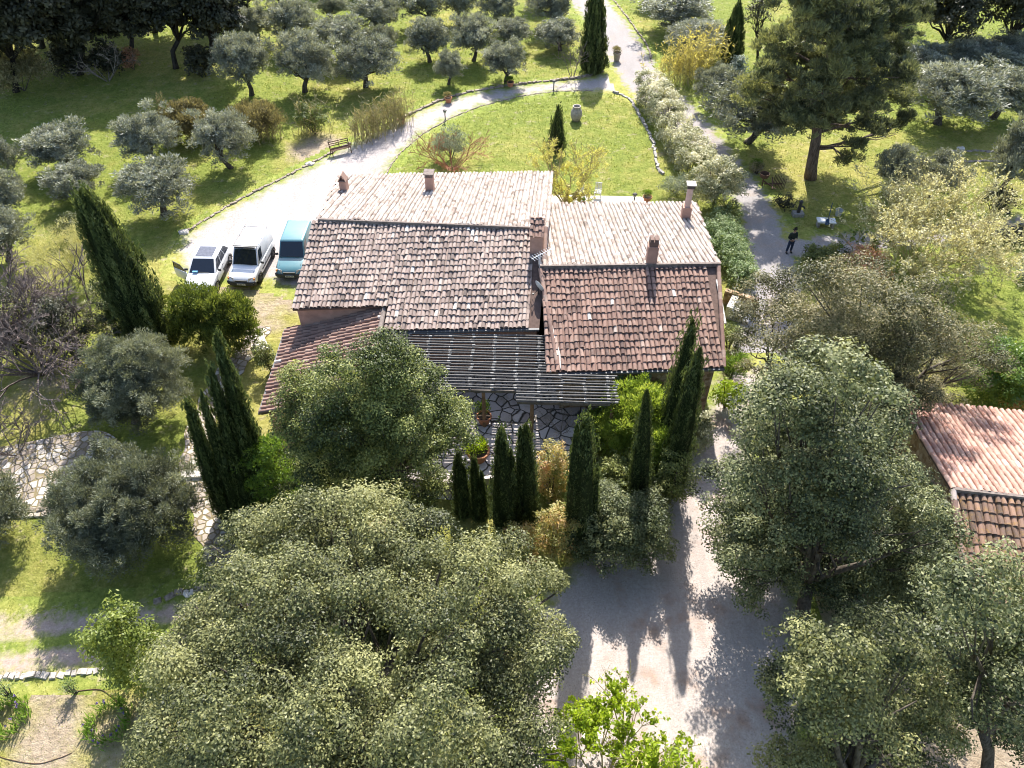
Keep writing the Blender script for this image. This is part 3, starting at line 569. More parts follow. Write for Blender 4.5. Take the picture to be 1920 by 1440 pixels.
# pergola
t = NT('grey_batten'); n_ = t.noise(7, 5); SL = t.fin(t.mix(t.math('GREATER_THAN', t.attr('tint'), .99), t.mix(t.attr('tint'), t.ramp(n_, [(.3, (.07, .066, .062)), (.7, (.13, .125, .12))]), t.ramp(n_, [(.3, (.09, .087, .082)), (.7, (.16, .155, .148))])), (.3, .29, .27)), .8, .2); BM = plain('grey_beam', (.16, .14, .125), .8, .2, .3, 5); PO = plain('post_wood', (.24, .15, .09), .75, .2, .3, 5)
PZ = 3.85
pa = G(742, 630, PZ + .25); pb = G(1028, 636, PZ + .25); pc = G(970, 727, PZ - .15); pd = G(790, 730, PZ - .15)
eP = unit((pb - pa) * [1, 1, 0]); wP = np.array([eP[1], -eP[0], 0]); 
def pw_(px_, py_): p = G(px_, py_, PZ); return (p - pa) @ eP, (p - pa) @ wP
D1 = pw_(880, 729)[1]; D2 = pw_(1060, 752)[1]; U1 = pw_(970, 735)[0]; U0 = -.4; UE1 = pw_(1032, 650)[0]; UE2 = pw_(1156, 735)[0]
PG = thing('pergola', pa * [1, 1, 0], 'weathered grey timber slat pergola over the stone patio', 'pergola'); PI_ = Matrix.Translation(-PG.location)
def pp(mb, name, mat): o = mb.build(name, mat, PG); o.matrix_parent_inverse = PI_; return o
zP = lambda wv: PZ + .22 - .07 * wv
mb = MB(); cap = MB(); raf = MB(); wv = -.22; k = 0; g = np.random.default_rng(3)
rs = np.arange(U0, UE2 + .01, 1.02)
while wv < D2:
    ua = U0 if wv < D1 else U1; ub = UE1 if wv < D1 - .95 else UE2
    ev = np.concatenate([[ua], [r + .03 * g.normal() for r in rs if ua + .3 < r < ub - .3], [ub + g.normal() * .06]])
    for a, b in zip(ev[:-1], ev[1:]):
        q = pa * [1, 1, 0]; j = g.normal(0, .008, 4)
        P0 = q + eP * (a - .05) + wP * (wv + j[0]) + Z3 * (zP(wv) + j[1] + .02 * (k % 2)); P1 = q + eP * (b + .05) + wP * (wv + j[2]) + Z3 * (zP(wv) + j[3] + .02 * (k % 2))
        mb.tube([P0, P1], g.uniform(.036, .05), 6, g.random() * .95); mb.tube([P1 - eP * .14, P1], .046, 6, 1.)  # pale sleeve at the slat end paints light caught by the cut end
    wv += .172; k += 1
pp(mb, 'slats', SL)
for r in rs:
    d = D1 if r < U1 else D2; w0 = -.2 if r < UE1 else D1 - .95
    raf = MB(); raf.bar(pa * [1, 1, 0] + eP * r + wP * w0 + Z3 * (zP(w0) - .1), pa * [1, 1, 0] + eP * r + wP * (d + .05) + Z3 * (zP(d) - .1), .09, .12); pp(raf, 'rafter', BM)

mb = MB(); mb.bar(pa * [1, 1, 0] + eP * U0 + wP * (D1 - .15) + Z3 * (zP(D1) - .24), pa * [1, 1, 0] + eP * U1 + wP * (D1 - .15) + Z3 * (zP(D1) - .24), .14, .14); mb.bar(pa * [1, 1, 0] + eP * U1 + wP * (D2 - .15) + Z3 * (zP(D2) - .24), pa * [1, 1, 0] + eP * UE2 + wP * (D2 - .15) + Z3 * (zP(D2) - .24), .14, .14); pp(mb, 'beam', BM)
for u, d in ((U0 + .2, D1), (pw_(905, 735)[0], D1), (pw_(998, 755)[0], D2), (UE2 - .15, D2)):
    b0 = pa * [1, 1, 0] + eP * u + wP * (d - .15); mb = MB(); mb.tube([b0 + Z3 * (PAT - .02), b0 + Z3 * (zP(d) - .32)], [.1, .085], 8); pp(mb, 'post', PO)
# ---------------------------------------------------------------- vegetation builders
DENS = 1.45
def rdir(g, n):
    return unit(g.normal(size=(n, 3)))
def clump_leaves(mb, C, R, per, L, W, T, g, up=.45, flat=.85, mode='face', jit=.13, low=-.45):
    C = np.asarray(C, float); R = np.asarray(R, float); per = per * DENS; k = np.maximum(3, (per * R * R).astype(int)); i = np.repeat(np.arange(len(C)), k); n = len(i)
    d = rdir(g, n); fl = d[:, 2] < low; d[fl, 2] *= -1; rad = R[i] * (.3 + .75 * g.random(n) ** .6)
    p = C[i] + d * rad[:, None] * np.array([1, 1, flat]); axc = unit(rdir(g, len(C)) + [0, 0, .5]); stc = g.uniform(.0, .95, len(C)); dd_ = (d * axc[i]).sum(1) * rad * stc[i]; p = p + axc[i] * dd_[:, None]
    if mode == 'face':
        nr = unit(d * .75 + np.array([0, 0, up]) + rdir(g, n) * .65); ax = unit(np.cross(nr, rdir(g, n)))
    else:                                   # sprays that point outwards
        ax = unit(d * .9 + np.array([0, 0, up]) + rdir(g, n) * .6); nr = unit(np.cross(ax, rdir(g, n)))
    mb.leaves(p, ax, nr, L * g.uniform(.7, 1.3, n), W * g.uniform(.75, 1.25, n), np.clip(T[i] + g.normal(0, jit, n), 0, 1)); return mb
def lobes_to_clumps(lobes, g, cr=.42, dens=5., inner=.25):
    C, R, T = [], [], []
    for (x, y, z, r) in lobes:
        k = max(4, int(dens * r * r / cr / cr)); d = rdir(g, k); d[d[:, 2] < -.5, 2] *= -1
        s = np.where(g.random(k) < inner, g.uniform(.3, .75, k), g.uniform(.74, 1.16, k))
        axl = unit(rdir(g, 1)[0] + [0, 0, .3]); C.append(np.array([x, y, z]) + d * (r * s)[:, None] + axl * ((d @ axl) * r * s * g.uniform(-.15, .5))[:, None]); R.append(cr * np.where(g.random(k) < .3, g.uniform(.4, .7, k), g.uniform(.7, 1.3, k))); T.append(np.clip(.5 + g.normal(0, .13) + g.normal(0, .12, k), .1, .9))
    return np.concatenate(C), np.concatenate(R), np.concatenate(T)
def env_lobes(c, a, b, h, n, r, g, low=-.35):
    out = []; c = np.asarray(c, float)
    for i in range(n):
        zz = 1 - (1 - low) * (i + .5) / n; t = i * 2.39996 + g.normal(0, .25); q = math.sqrt(max(0, 1 - zz * zz)); rr = r * g.uniform(.7, 1.3)
        d = np.array([math.cos(t) * q, math.sin(t) * q, zz]); s = np.maximum(.15, 1 - .75 * rr / np.array([a, b, h])) * g.uniform(.82, 1.06)
        out.append((*(c + d * np.array([a, b, h]) * s), rr))
    for i in range(max(1, n // 5)): out.append((*(c + rdir(g, 1)[0] * np.array([a, b, h]) * .35), r))
    return out
def limbs(mb, base, fork, ends, r0, g, r1=.05, bend=.25, seg=7):
    base = np.asarray(base, float); fork = np.asarray(fork, float); m = (base + fork) / 2 + g.normal(0, .12, 3) * np.linalg.norm(fork - base) * .5
    mb.tube([base - [0, 0, .1], base + (m - base) * .25, m, fork], [r0 * 1.45, r0 * 1.05, r0 * .9, r0 * .8], seg, g.random())
    for e in ends:
        e = fork + (np.asarray(e, float) - fork) * .74; d = e - fork; L = np.linalg.norm(d); k1 = fork + d * .35 + g.normal(0, bend * .3, 3) * L * .5 + [0, 0, .08 * L]; k2 = fork + d * .7 + g.normal(0, bend * .3, 3) * L * .4
        mb.tube([fork - d / L * r0 * .5, k1, k2, e], [r0 * .62, r0 * .45, r0 * .3, r1], 5, g.random())
        for q in range(2):
            s = k2 if q else k1; t = s + (d / L * .6 + rdir(g, 1)[0] * .9) * L * .24; mb.tube([s, (s + t) / 2 + g.normal(0, .06, 3) * L * .3, t], [r0 * .25, r0 * .17, r1 * .6], 4, g.random())
def bare_segs(g, base, h, n0, spread, levels=4, kids=(2, 4), r0=.05, up=.25, wob=.35, decay=.68):
    S = []
    def grow(p, d, L, r, lv):
        k = 3; q = p
        for i in range(k):
            d = unit(d + rdir(g, 1)[0] * wob * .35 + np.array([0, 0, up * .12])); e = q + d * L / k; S.append((q, e, r * (1 - .3 * i / k), r * (1 - .3 * (i + 1) / k))); q = e
            if lv > 0 and i > 0 and g.random() < .55: grow(q, unit(d + rdir(g, 1)[0] * .85), L * decay * .7, r * .5, lv - 1)
        if lv > 0:
            for _ in range(g.integers(kids[0], kids[1])): grow(q, unit(d + rdir(g, 1)[0] * .7), L * decay * g.uniform(.75, 1.15), r * .66, lv - 1)
    for i in range(n0):
        a = 2 * PI * (i + g.random() * .6) / n0; d = unit(np.array([math.cos(a) * spread, math.sin(a) * spread, 1.])); grow(np.asarray(base, float) + np.array([math.cos(a), math.sin(a), 0]) * .12, d, h * .42 * g.uniform(.8, 1.2), r0 * g.uniform(.7, 1.1), levels)
    return np.array([s[0] for s in S]), np.array([s[1] for s in S]), np.array([s[2] for s in S]), np.array([s[3] for s in S])
def crownfit(bx, by, x0, x1, y0, y1):
    b = G(bx, by); cx, cy = (x0 + x1) / 2, (y0 + y1) / 2; c = GY(cx, cy, b[1]); s = ppm(c); a = (x1 - x0) / 2 / s; v = (y1 - y0) / 2 / s
    dep = math.atan2(CAMH - c[2], c[1]); t = v * v - (a * .9 * math.sin(dep)) ** 2; h = math.sqrt(t) / math.cos(dep) if t > 0 else .4 * a
    h = min(max(h, .45 * a), 1.8 * a); return b, c - b, a, h
def broadleaf(name, box, mat, label, cat='tree', group=None, seed=1, leaf=(.1, .05), per=900, cr=.42, nl=22, lr=.34, r0=.2, bark='bark', dens=4., lobes=None, base=None, fork=.45, up=.45, low=-.35, hmax=None, inner=.25, pad=False):
    g = np.random.default_rng(seed)
    if base is None:
        b, c, a, h = crownfit(*box); lob = env_lobes(c, a, a * .95, h, nl, a * lr, g, low)
    else: b = base; lob = [(*(np.array(q[:3]) - b), q[3]) for q in lobes]; c = np.mean([q[:3] for q in lob], 0); h = 1.5
    r = thing(name, b, label, cat, group); mb = MB(); f = np.array([c[0] * .5, c[1] * .5, max(.5, (c[2] - h * .2) * fork * 2 * .5)])
    ends = [lob[i][:3] for i in g.choice(len(lob), min(len(lob), 11), replace=False)]; limbs(mb, (0, 0, 0), f, ends, r0, g, r0 * .12); 
    for q in lob:
        for _ in range(3): e_ = np.array(q[:3]) + rdir(g, 1)[0] * q[3] * .9; s_ = np.array(q[:3]) * .62 + f * .38; mb.tube([s_, (s_ + e_) / 2 + g.normal(0, .08, 3), e_], [r0 * .16, r0 * .1, r0 * .04], 4, g.random())
    mb.build('trunk', M[bark], r, True)
    C, R, T = lobes_to_clumps(lob, g, cr, dens, inner); ok = C[:, 2] > .25; T = np.clip(T + .14 * np.sin(C[:, 0] * .9 + seed) * np.sin(C[:, 1] * .8 + seed * .7) + .08 * np.sin(C[:, 2] * 2.3), .05, .95); mb = clump_leaves(MB(), C[ok], R[ok], per, *leaf, T[ok], g, up, .62 if pad else .85, jit=.24 if pad else .14, low=-.1 if pad else -.45); mb.build('crown', M[mat], r); return r
def pxlobes(L, Y, g, ys=1.2):
    out = []
    for q in L:
        p = GY(q[0], q[1], Y + (q[3] if len(q) > 3 else g.uniform(-ys, ys))); out.append((*p, q[2] / ppm(p)))
    return out
def spire(mb, g, x, y, z0, h, R, n, lean=(0, 0), L=.2, W=.05, full=.55):
    t = g.random(n) ** 1.25; th = g.random(n) * 2 * PI; ph = g.random(3) * 6
    def prof(t): return R * np.minimum(1, .35 + t / .1) * np.maximum(.0, 1 - t ** 1.6) ** full
    rid = .82 + .1 * np.sin(th * 7 + ph[0] + t * 5) + .09 * np.sin(th * 13 + ph[1] - t * 9) + .08 * np.sin(th * 3 + t * 24 + ph[2])
    r = prof(t) * rid * (1 - .35 * g.random(n) ** 2.5); d = np.stack([np.cos(th), np.sin(th), np.zeros(n)], 1)
    p = np.stack([x + lean[0] * t + r * d[:, 0], y + lean[1] * t + r * d[:, 1], z0 + h * t], 1)
    ax = unit(np.array([0, 0, 1.]) + d * .35 + rdir(g, n) * .42); nr = unit(d + rdir(g, n) * .5); nr = unit(nr - (nr * ax).sum(1)[:, None] * ax)
    tint = np.clip(.45 + .3 * (rid - .82) / .15 * .5 + g.normal(0, .15, n), 0, 1)
    ks = max(14, n // 170); si = g.integers(0, n, ks); m_ = n // 6; j = g.integers(0, ks, m_); tq = g.random(m_); sr = min(R * .2, .15) * g.uniform(.6, 1.4, ks)
    p[:m_] = p[si][j] + d[si][j] * (sr[j] * .55)[:, None] + rdir(g, m_) * (sr[j] * (1 - tq ** 1.5))[:, None] * [1, 1, .3]; p[:m_, 2] += (tq - .15) * (min(R, .75) * g.uniform(.5, 1.2, ks))[j]; tint[:m_] = np.clip(g.normal(.62, .16, m_) - .35 * (g.random(ks) < .1)[j], 0, 1)
    mb.leaves(p, ax, nr, L * g.uniform(.7, 1.4, n), W * g.uniform(.7, 1.3, n), tint)
    m = MB; k = 10; zs = np.linspace(.02, .93, 8); prof_ = [(prof(np.array([q]))[0] * .66, q) for q in zs]
    v = [[x + lean[0] * q + rr * math.cos(a), y + lean[1] * q + rr * math.sin(a), z0 + h * q] for rr, q in prof_ for a in np.arange(k) * 2 * PI / k]
    mb.add(v, [[i * k + j, i * k + (j + 1) % k, (i + 1) * k + (j + 1) % k, (i + 1) * k + j] for i in range(7) for j in range(k)], .08)
def cypress(spires, label, seed, n=9000, R0=.5, group=None, L=.2, W=.05, trunk=.12, full=.55):
    """spires: (base px, tip px, radius, share, start height)"""
    g = np.random.default_rng(seed); b = G(*spires[0][0]); r = thing('cypress_tree', b, label, 'cypress', group); mb = MB(); tk = MB()
    for (bp, tp, R, sh, z0) in spires:
        q = G(*bp); tip = GY(tp[0], tp[1], q[1]); h = tip[2]; spire(mb, g, q[0] - b[0], q[1] - b[1], z0, h - z0, R, int(n * sh), (tip[0] - q[0], 0), L, W, full)
        tk.tube([q - b - [0, 0, .1], q - b + [0, 0, z0 + h * .5]], [trunk, trunk * .5], 7)
    tk.build('trunk', M['bark'], r, True); mb.build('crown', M['cypress'], r); return r
def bush(name, box, mat, label, cat='shrub', seed=1, leaf=(.1, .05), per=900, cr=.28, nl=9, dens=3.2, up=.45, mode='face', stem=.04, group=None, z=0., bark='bark', dz=1.):
    g = np.random.default_rng(seed); x0, x1, y0, y1 = box; b = G((x0 + x1) / 2, (y0 + y1) / 2, .5); s = ppm(b); a = (x1 - x0) / 2 / s
    v = (y1 - y0) / 2 / s; dep = math.atan2(CAMH, b[1]); t = v * v - (a * .8 * math.sin(dep)) ** 2; h = math.sqrt(t) / math.cos(dep) if t > 0 else .45 * a
    h = min(max(h, .5 * a), 2.2 * a) * dz; b = G((x0 + x1) / 2, (y0 + y1) / 2, h * .8); b[2] = z; c = np.array([0, 0, h * .85]); lob = env_lobes(c, a * 1.04, a * .9, h, int(nl * 1.4), a * .36, g, -.75)
    C, R, T = lobes_to_clumps(lob, g, cr, dens, .2); ok = C[:, 2] > .08; r = thing(name, b, label, cat, group)
    mb = MB(); [mb.tube([(0.03 * i, 0.02 * i, -.05), np.array(lob[i % len(lob)][:3]) * .5, lob[i % len(lob)][:3]], [stem, stem * .7, stem * .4], 4) for i in range(5)]; mb.build('stem', M[bark], r)
    clump_leaves(MB(), C[ok], R[ok], per, *leaf, T[ok], g, up, mode=mode).build('foliage', M[mat], r); return r
# ---------------------------------------------------------------- olives: seven patterns, copied
OLV = []
def olive_proto(i):
    g = np.random.default_rng(100 + i); r = thing('olive_tree', (0, -500, 0), 'olive', 'olive tree'); mb = MB()
    a = 2.2; lob = env_lobes((g.normal(0, .2), g.normal(0, .2), 2.3), a * g.uniform(.9, 1.1), a * .9, 1.75, 20 + i % 3 * 2, .7, g, -.8); lob += [(g.normal(0, .9), g.normal(0, .9), g.uniform(2.8, 3.9), .45) for _ in range(6)]
    k = 3 + i % 2; f = np.array([g.normal(0, .2), g.normal(0, .15), .95]); ends = [lob[q][:3] for q in g.choice(len(lob), 9, replace=False)]
    limbs(mb, (0, 0, 0), f, ends, .19, g, .03, .5); mb.build('trunk', M['bark'], r, True)
    C, R, T = lobes_to_clumps(lob, g, .34, 2.6, .3); mb = clump_leaves(MB(), C, R, 420, .24, .06, T, g, .35, mode='out'); mb.build('crown', M['olive'], r); return r
for i in range(7): OLV.append(olive_proto(i))
OL = [  # base x, y, crown x0, x1, y0, y1, label
 (465, 178, 415, 508, 68, 163, 'silver olive tree casting a round shadow on the lawn, nearest the dark oaks'),
 (562, 172, 518, 618, 66, 166, 'wide double-crowned olive tree left of the round olive above the reed clumps'),
 (680, 163, 632, 735, 74, 152, 'round olive tree at the near edge of the grove, above the tall reed stand'),
 (840, 158, 813, 866, 98, 132, 'small young olive with a thin bare trunk beside the curved drive'),
 (950, 153, 911, 984, 80, 128, 'young olive with a spreading crown just behind the terracotta pot on the drive kerb'),
 (482, 82, 450, 510, 18, 70, 'small olive tree at the right edge of the dark wood'),
 (550, 92, 508, 595, 4, 82, 'tall dense grey olive behind the double-crowned one'),
 (640, 112, 588, 684, 34, 96, 'spreading olive with visible dark trunk, directly behind the round one at the grove edge'),
 (718, 66, 674, 756, -4, 52, 'open-branched olive with the greener crown in the second grove row'),
 (714, 106, 688, 740, 62, 98, 'small bushy olive squeezed between two larger ones in the grove'),
 (806, 116, 764, 842, 42, 108, 'dark round olive left of the drive olives, casting a dense shadow'),
 (891, 114, 846, 922, 30, 100, 'olive with a thick dark trunk right of the dark round olive'),
 (958, 92, 928, 992, 44, 86, 'low silvery olive behind the young spreading one'),
 (795, 48, 760, 836, -30, 40, 'green-grey olive at the top of the photo above the dark round olive'),
 (862, 44, 826, 900, -34, 34, 'olive at the top of the photo, middle of the far grove row'),
 (938, 52, 906, 968, -28, 46, 'rounded olive at the top of the photo left of the lane-side pair'),
 (1040, 54, 998, 1076, -26, 48, 'darker olive beside the lane at the top of the photo'),
 (1052, 94, 1010, 1090, 38, 84, 'broad low olive left of the big round cypress'),
 (622, 40, 596, 650, 2, 34, 'small far olive between two grove rows left of the open-branched tree'),
 (1010, 14, 980, 1036, -40, 8, 'far olive cut by the top edge left of the lane'),
 (668, -6, 640, 710, -60, -12, 'far olive above the top edge behind the open-branched one'),
 (520, 10, 494, 548, -34, 4, 'dark small olive at the top edge beside the dark wood'),
 (590, -20, 560, 640, -80, -24, 'far olive outside the top edge behind the tall grey olive'),
 (760, -30, 725, 800, -95, -36, 'far olive beyond the top edge over the grove'),
 (900, -35, 860, 945, -100, -40, 'far olive beyond the top edge right of the grove middle'),
 (132, 320, 56, 168, 234, 302, 'olive with a slanting trunk on the left lawn'),
 (290, 308, 219, 321, 216, 292, 'olive in front of the big brown shrub on the left lawn'),
 (425, 315, 371, 470, 214, 292, 'olive with a stout trunk and crisp round shadow, right of the brown shrub'),
 (307, 402, 221, 352, 298, 382, 'broad olive nearest the gravel parking, forked dark trunk'),
 (152, 380, 101, 190, 314, 374, 'low pale olive peeking out behind the tip of the leaning-looking cypress'),
 (-12, 345, -60, 24, 262, 318, 'olive cut by the left edge, upper one of the row'),
 (8, 412, -48, 44, 326, 390, 'olive cut by the left edge beside the low pale olive'),
 (-4, 488, -60, 52, 384, 466, 'grey olive at the left edge above the bare tangled trees'),
 (1270, 62, 1203, 1322, -12, 56, 'broad olive right of the lane at the top behind the yellow bamboo'),
 (1316, 104, 1258, 1362, 38, 94, 'pale olive directly behind the yellow bamboo'),
 (1225, 12, 1195, 1262, -40, 6, 'far olive at the top edge just right of the lane'),
 (1340, 196, 1308, 1372, 124, 184, 'upright olive between the lane and the pine'),
 (1408, 268, 1342, 1482, 148, 262, 'large shaggy olive under the left boughs of the pine'),
 (1720, 150, 1680, 1790, 86, 140, 'olive in the back row at right, nearest the pine'),
 (1812, 140, 1755, 1872, 78, 132, 'middle olive of the back row at right'),
 (1900, 138, 1840, 1966, 76, 132, 'olive at the right end of the back row, cut by the edge'),
 (1766, 232, 1704, 1852, 122, 218, 'wide shadow-casting olive in the second row right of the pine'),
 (1874, 222, 1822, 1940, 128, 196, 'olive with a forked trunk at the right edge, second row'),
 (1670, 368, 1640, 1716, 278, 352, 'dark bushy olive right of the pine trunk'),
 (1756, 372, 1714, 1798, 290, 358, 'paler bushy olive beside the dark one, behind the budding shrub'),
 (1893, 376, 1842, 1946, 228, 322, 'twin-trunked olive at the right edge over a round dark bush')]
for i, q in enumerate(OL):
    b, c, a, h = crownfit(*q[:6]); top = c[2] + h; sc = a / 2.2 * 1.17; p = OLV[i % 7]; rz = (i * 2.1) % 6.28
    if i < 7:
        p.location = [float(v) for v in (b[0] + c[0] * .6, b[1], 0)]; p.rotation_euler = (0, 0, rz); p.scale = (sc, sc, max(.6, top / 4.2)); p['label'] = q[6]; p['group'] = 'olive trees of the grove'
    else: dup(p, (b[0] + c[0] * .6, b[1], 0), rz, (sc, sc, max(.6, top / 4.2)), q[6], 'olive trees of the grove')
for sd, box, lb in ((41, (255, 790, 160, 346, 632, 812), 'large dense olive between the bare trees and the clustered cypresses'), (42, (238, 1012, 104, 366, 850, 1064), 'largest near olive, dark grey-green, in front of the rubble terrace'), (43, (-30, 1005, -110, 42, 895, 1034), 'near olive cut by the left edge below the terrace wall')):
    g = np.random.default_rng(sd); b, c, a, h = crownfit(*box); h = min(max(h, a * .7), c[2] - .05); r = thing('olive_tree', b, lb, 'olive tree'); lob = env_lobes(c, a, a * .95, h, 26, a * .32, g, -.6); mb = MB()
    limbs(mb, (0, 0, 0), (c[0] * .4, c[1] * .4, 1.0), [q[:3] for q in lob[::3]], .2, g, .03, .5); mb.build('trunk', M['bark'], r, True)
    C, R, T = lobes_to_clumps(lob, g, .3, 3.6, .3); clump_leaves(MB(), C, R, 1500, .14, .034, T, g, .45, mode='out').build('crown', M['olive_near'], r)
# ---------------------------------------------------------------- dark wood at the top left, other far trees
WD = [(30, 172, -110, 110, -100, 118, 'dark holm oak at the left edge of the wood, above the leafy undergrowth'), (150, 140, 55, 225, -130, 100, 'dark holm oak second from the left edge, its crown to the ground'), (247, 120, 160, 312, -110, 88, 'dark holm oak with a curved forked trunk over the purple bush'),
      (330, 128, 268, 392, -100, 76, 'dark holm oak with several thin trunks and light behind it'), (388, 130, 348, 446, -70, 78, 'rightmost dark holm oak of the wood, two clear trunks'), (80, 90, -40, 165, -180, 40, 'dark holm oak behind the front row near the left corner'),
      (290, 60, 200, 400, -170, 10, 'dark holm oak behind the front row in the middle of the wood'), (-120, 150, -240, -30, -120, 110, 'dark holm oak just outside the left edge'), (430, 40, 385, 480, -110, 20, 'dark oak at the top edge right of the wood'), (180, 30, 90, 270, -230, -20, 'dark holm oak deep in the wood behind the others')]
for i, q in enumerate(WD): broadleaf('holm_oak', q[:6], 'oak_dark', q[6], 'oak', 'dark oaks of the wood', 60 + i, (.36, .2), 260, .62, 26, .38, .22, 'darkbark', 3.4, low=-.8)
broadleaf('holm_oak', (1785, 118, 1698, 1852, -70, 92), 'oak_dark', 'grey-green far oak at the top behind the right olive row', 'oak', None, 72, (.3, .15), 170, .6, 20, .36, .2, 'darkbark', 2.6)
broadleaf('holm_oak', (1895, 112, 1815, 2000, -100, 98), 'oak_dark', 'darkest far oak in the top right corner', 'oak', None, 73, (.3, .15), 160, .6, 20, .36, .2, 'darkbark', 2.6)
broadleaf('slender_tree', (1421, 108, 1396, 1446, -40, 98), 'oak_dark', 'slender thin-leaved dark tree between the far cypress and the pine', 'tree', None, 74, (.22, .1), 110, .4, 14, .45, .12, 'darkbark', 2.2)
broadleaf('holm_oak', (1650, 20, 1590, 1720, -130, 20), 'oak_dark', 'far oak behind the pine top', 'oak', None, 75, (.3, .15), 160, .6, 16, .36, .2, 'darkbark', 2.4)
cypress([((1112, 134), (1117, -14), 1.32, 1, 0)], 'big round-shouldered cypress where the drive meets the lane', 80, 9000, L=.34, W=.1, full=.42)
cypress([((1371, 116), (1386, 4), 1.1, 1, 0)], 'dark pointed cypress between the yellow bamboo and the pine', 81, 6000, L=.34, W=.1, full=.6)
# ---------------------------------------------------------------- near cypresses
cypress([((294, 655), (153, 358), 1.62, 1, 0)], 'largest cypress, seeming to lean left, beside the parked cars', 82, 30000, L=.2, W=.06, full=.44)
cypress([((505, 940), (404, 628), .64, .28, 0), ((492, 950), (424, 690), .58, .2, 0), ((468, 958), (394, 690), .56, .2, 0), ((424, 968), (350, 750), .56, .18, 0), ((448, 966), (378, 742), .46, .14, 0)], 'clump of cypress spires rising from one foot left of the lean-to', 83, 42000, trunk=.1, full=.6)
for sd, sp, n, lb in (
 (84, [((869, 968), (858, 850), .52, .7, 0), ((876, 968), (868, 872), .3, .3, 0)], 5500, 'short leftmost cypress of the clipped row below the deck'),
 (85, [((898, 974), (888, 857), .42, .7, 0), ((908, 976), (903, 885), .25, .3, 0)], 5000, 'thin short cypress second in the clipped row'),
 (86, [((946, 1003), (940, 802), .72, .65, 0), ((962, 1000), (957, 842), .42, .35, 0)], 10000, 'pointed cypress third in the row, in front of the striped deck'),
 (87, [((989, 988), (986, 795), .66, .65, 0), ((978, 990), (976, 802), .36, .35, 0)], 9000, 'blunt twin-topped cypress just left of the orange photinia'),
 (88, [((1087, 1035), (1100, 776), .76, .6, 0), ((1072, 1035), (1082, 796), .5, .3, 0), ((1106, 1030), (1120, 872), .3, .15, 0)], 11000, 'broad cypress just right of the orange photinia'),
 (89, [((1196, 955), (1213, 732), .6, .6, 0), ((1194, 960), (1199, 828), .58, .4, 0)], 9000, 'slim cypress standing in the dark glossy shrub'),
 (90, [((1243, 872), (1300, 601), .72, 1, 0)], 9000, 'tallest rear cypress of the pair before the red wing roof'),
 (91, [((1256, 925), (1313, 652), .76, 1, 0)], 10000, 'front cypress of the tall pair, casting the longest shadow on the court')):
    cypress(sp, lb, sd, n, group='cypresses along the court', L=.17, W=.045, trunk=.08)
# ---------------------------------------------------------------- big oaks
g = np.random.default_rng(200)
def big(name, base, L, Y, mat, label, seed, ys, leaf, per, cr, dens, r0, **kw):
    gg = np.random.default_rng(seed); return broadleaf(name, None, mat, label, 'oak', None, seed, (leaf[0] * 1.0, leaf[1] * 1.0), per * 1.6, cr * 1.22, r0=r0, lobes=pxlobes(L, Y, gg, ys), base=base, dens=dens * 1.25, pad=True, **kw)
# foreground oak
bF = G(650, 1650); c = GY(655, 1320, 9.4); gg = np.random.default_rng(201)
FGL = [(600, 995, 66), (700, 985, 66), (795, 1012, 50), (875, 1050, 46), (520, 1010, 58), (440, 1020, 46), (420, 1085, 38), (950, 1050, 48), (1000, 1085, 36), (960, 1130, 56), (1025, 1185, 42), (1015, 1250, 42), (870, 1090, 66), (770, 1050, 66), (660, 1060, 72), (560, 1080, 66), (480, 1110, 60), (395, 1140, 48), (365, 1200, 48), (440, 1200, 66), (540, 1180, 70), (640, 1160, 66), (740, 1150, 70), (830, 1180, 66), (920, 1200, 66), (980, 1290, 56), (1010, 1350, 42), (890, 1290, 70), (790, 1270, 66), (690, 1260, 70), (590, 1270, 70), (490, 1290, 70), (400, 1290, 66), (330, 1280, 52), (310, 1350, 48), (370, 1380, 70), (470, 1390, 76), (580, 1380, 76), (690, 1370, 76), (800, 1380, 76), (900, 1390, 70), (990, 1400, 56), (1035, 1450, 40), (300, 1440, 52), (400, 1470, 76), (550, 1480, 86), (700, 1480, 86), (850, 1480, 86), (970, 1480, 66), (480, 985, 30), (640, 965, 34), (560, 985, 30), (1050, 1215, 22), (1040, 1100, 16)]
lob = []
for q in FGL:
    d_ = ray(q[0], q[1]); best = None
    for s_ in np.linspace(14, 34, 160):
        p_ = C0 + d_ * s_; m_ = np.sum(((p_ - c) / np.array([7.2, 6.4, 4.4])) ** 2)
        if best is None or m_ < best[0]: best = (m_, p_)
        if m_ < 1: break
    p_ = best[1] + d_ * gg.uniform(-.3, 1.8); lob.append((*p_, q[2] * .94 * gg.uniform(.8, 1.15) / ppm(p_)))
lob += [(*(q_ * [1, 1, 1]), 1.3) for q_ in (c + rdir(gg, 26) * np.array([5.6, 4.8, 2.6]) - [0, 0, .8])]
broadleaf('holm_oak', None, 'oak', 'huge grey-green holm oak filling the foreground left of the court', 'oak', None, 201, (.088, .05), 1000, .5, base=np.array([c[0], c[1], 0]), lobes=[(*q[:3], q[3]) for q in lob], r0=.42, dens=4.0, inner=.2, pad=True)
big('holm_oak', G(742, 1000), [(735, 690, 48), (690, 740, 55), (780, 740, 50), (610, 740, 50), (570, 790, 45), (640, 810, 70), (740, 800, 70), (830, 780, 42), (845, 820, 34), (775, 860, 55), (690, 870, 65), (610, 870, 55), (640, 920, 55), (730, 920, 60), (785, 915, 38), (575, 905, 40), (660, 780, 60, -1.), (740, 760, 60, -1.), (600, 800, 50, -1.), (700, 840, 60, -1.), (780, 830, 55, -1.), (640, 700, 45), (740, 700, 45), (850, 790, 35), (600, 860, 45, -1.), (555, 730, 30), (700, 680, 30)], G(742, 970)[1], 'oak_green', 'fresh green oak standing against the lean-to roof', 202, .9, (.1, .055), 560, .36, 4., .25)
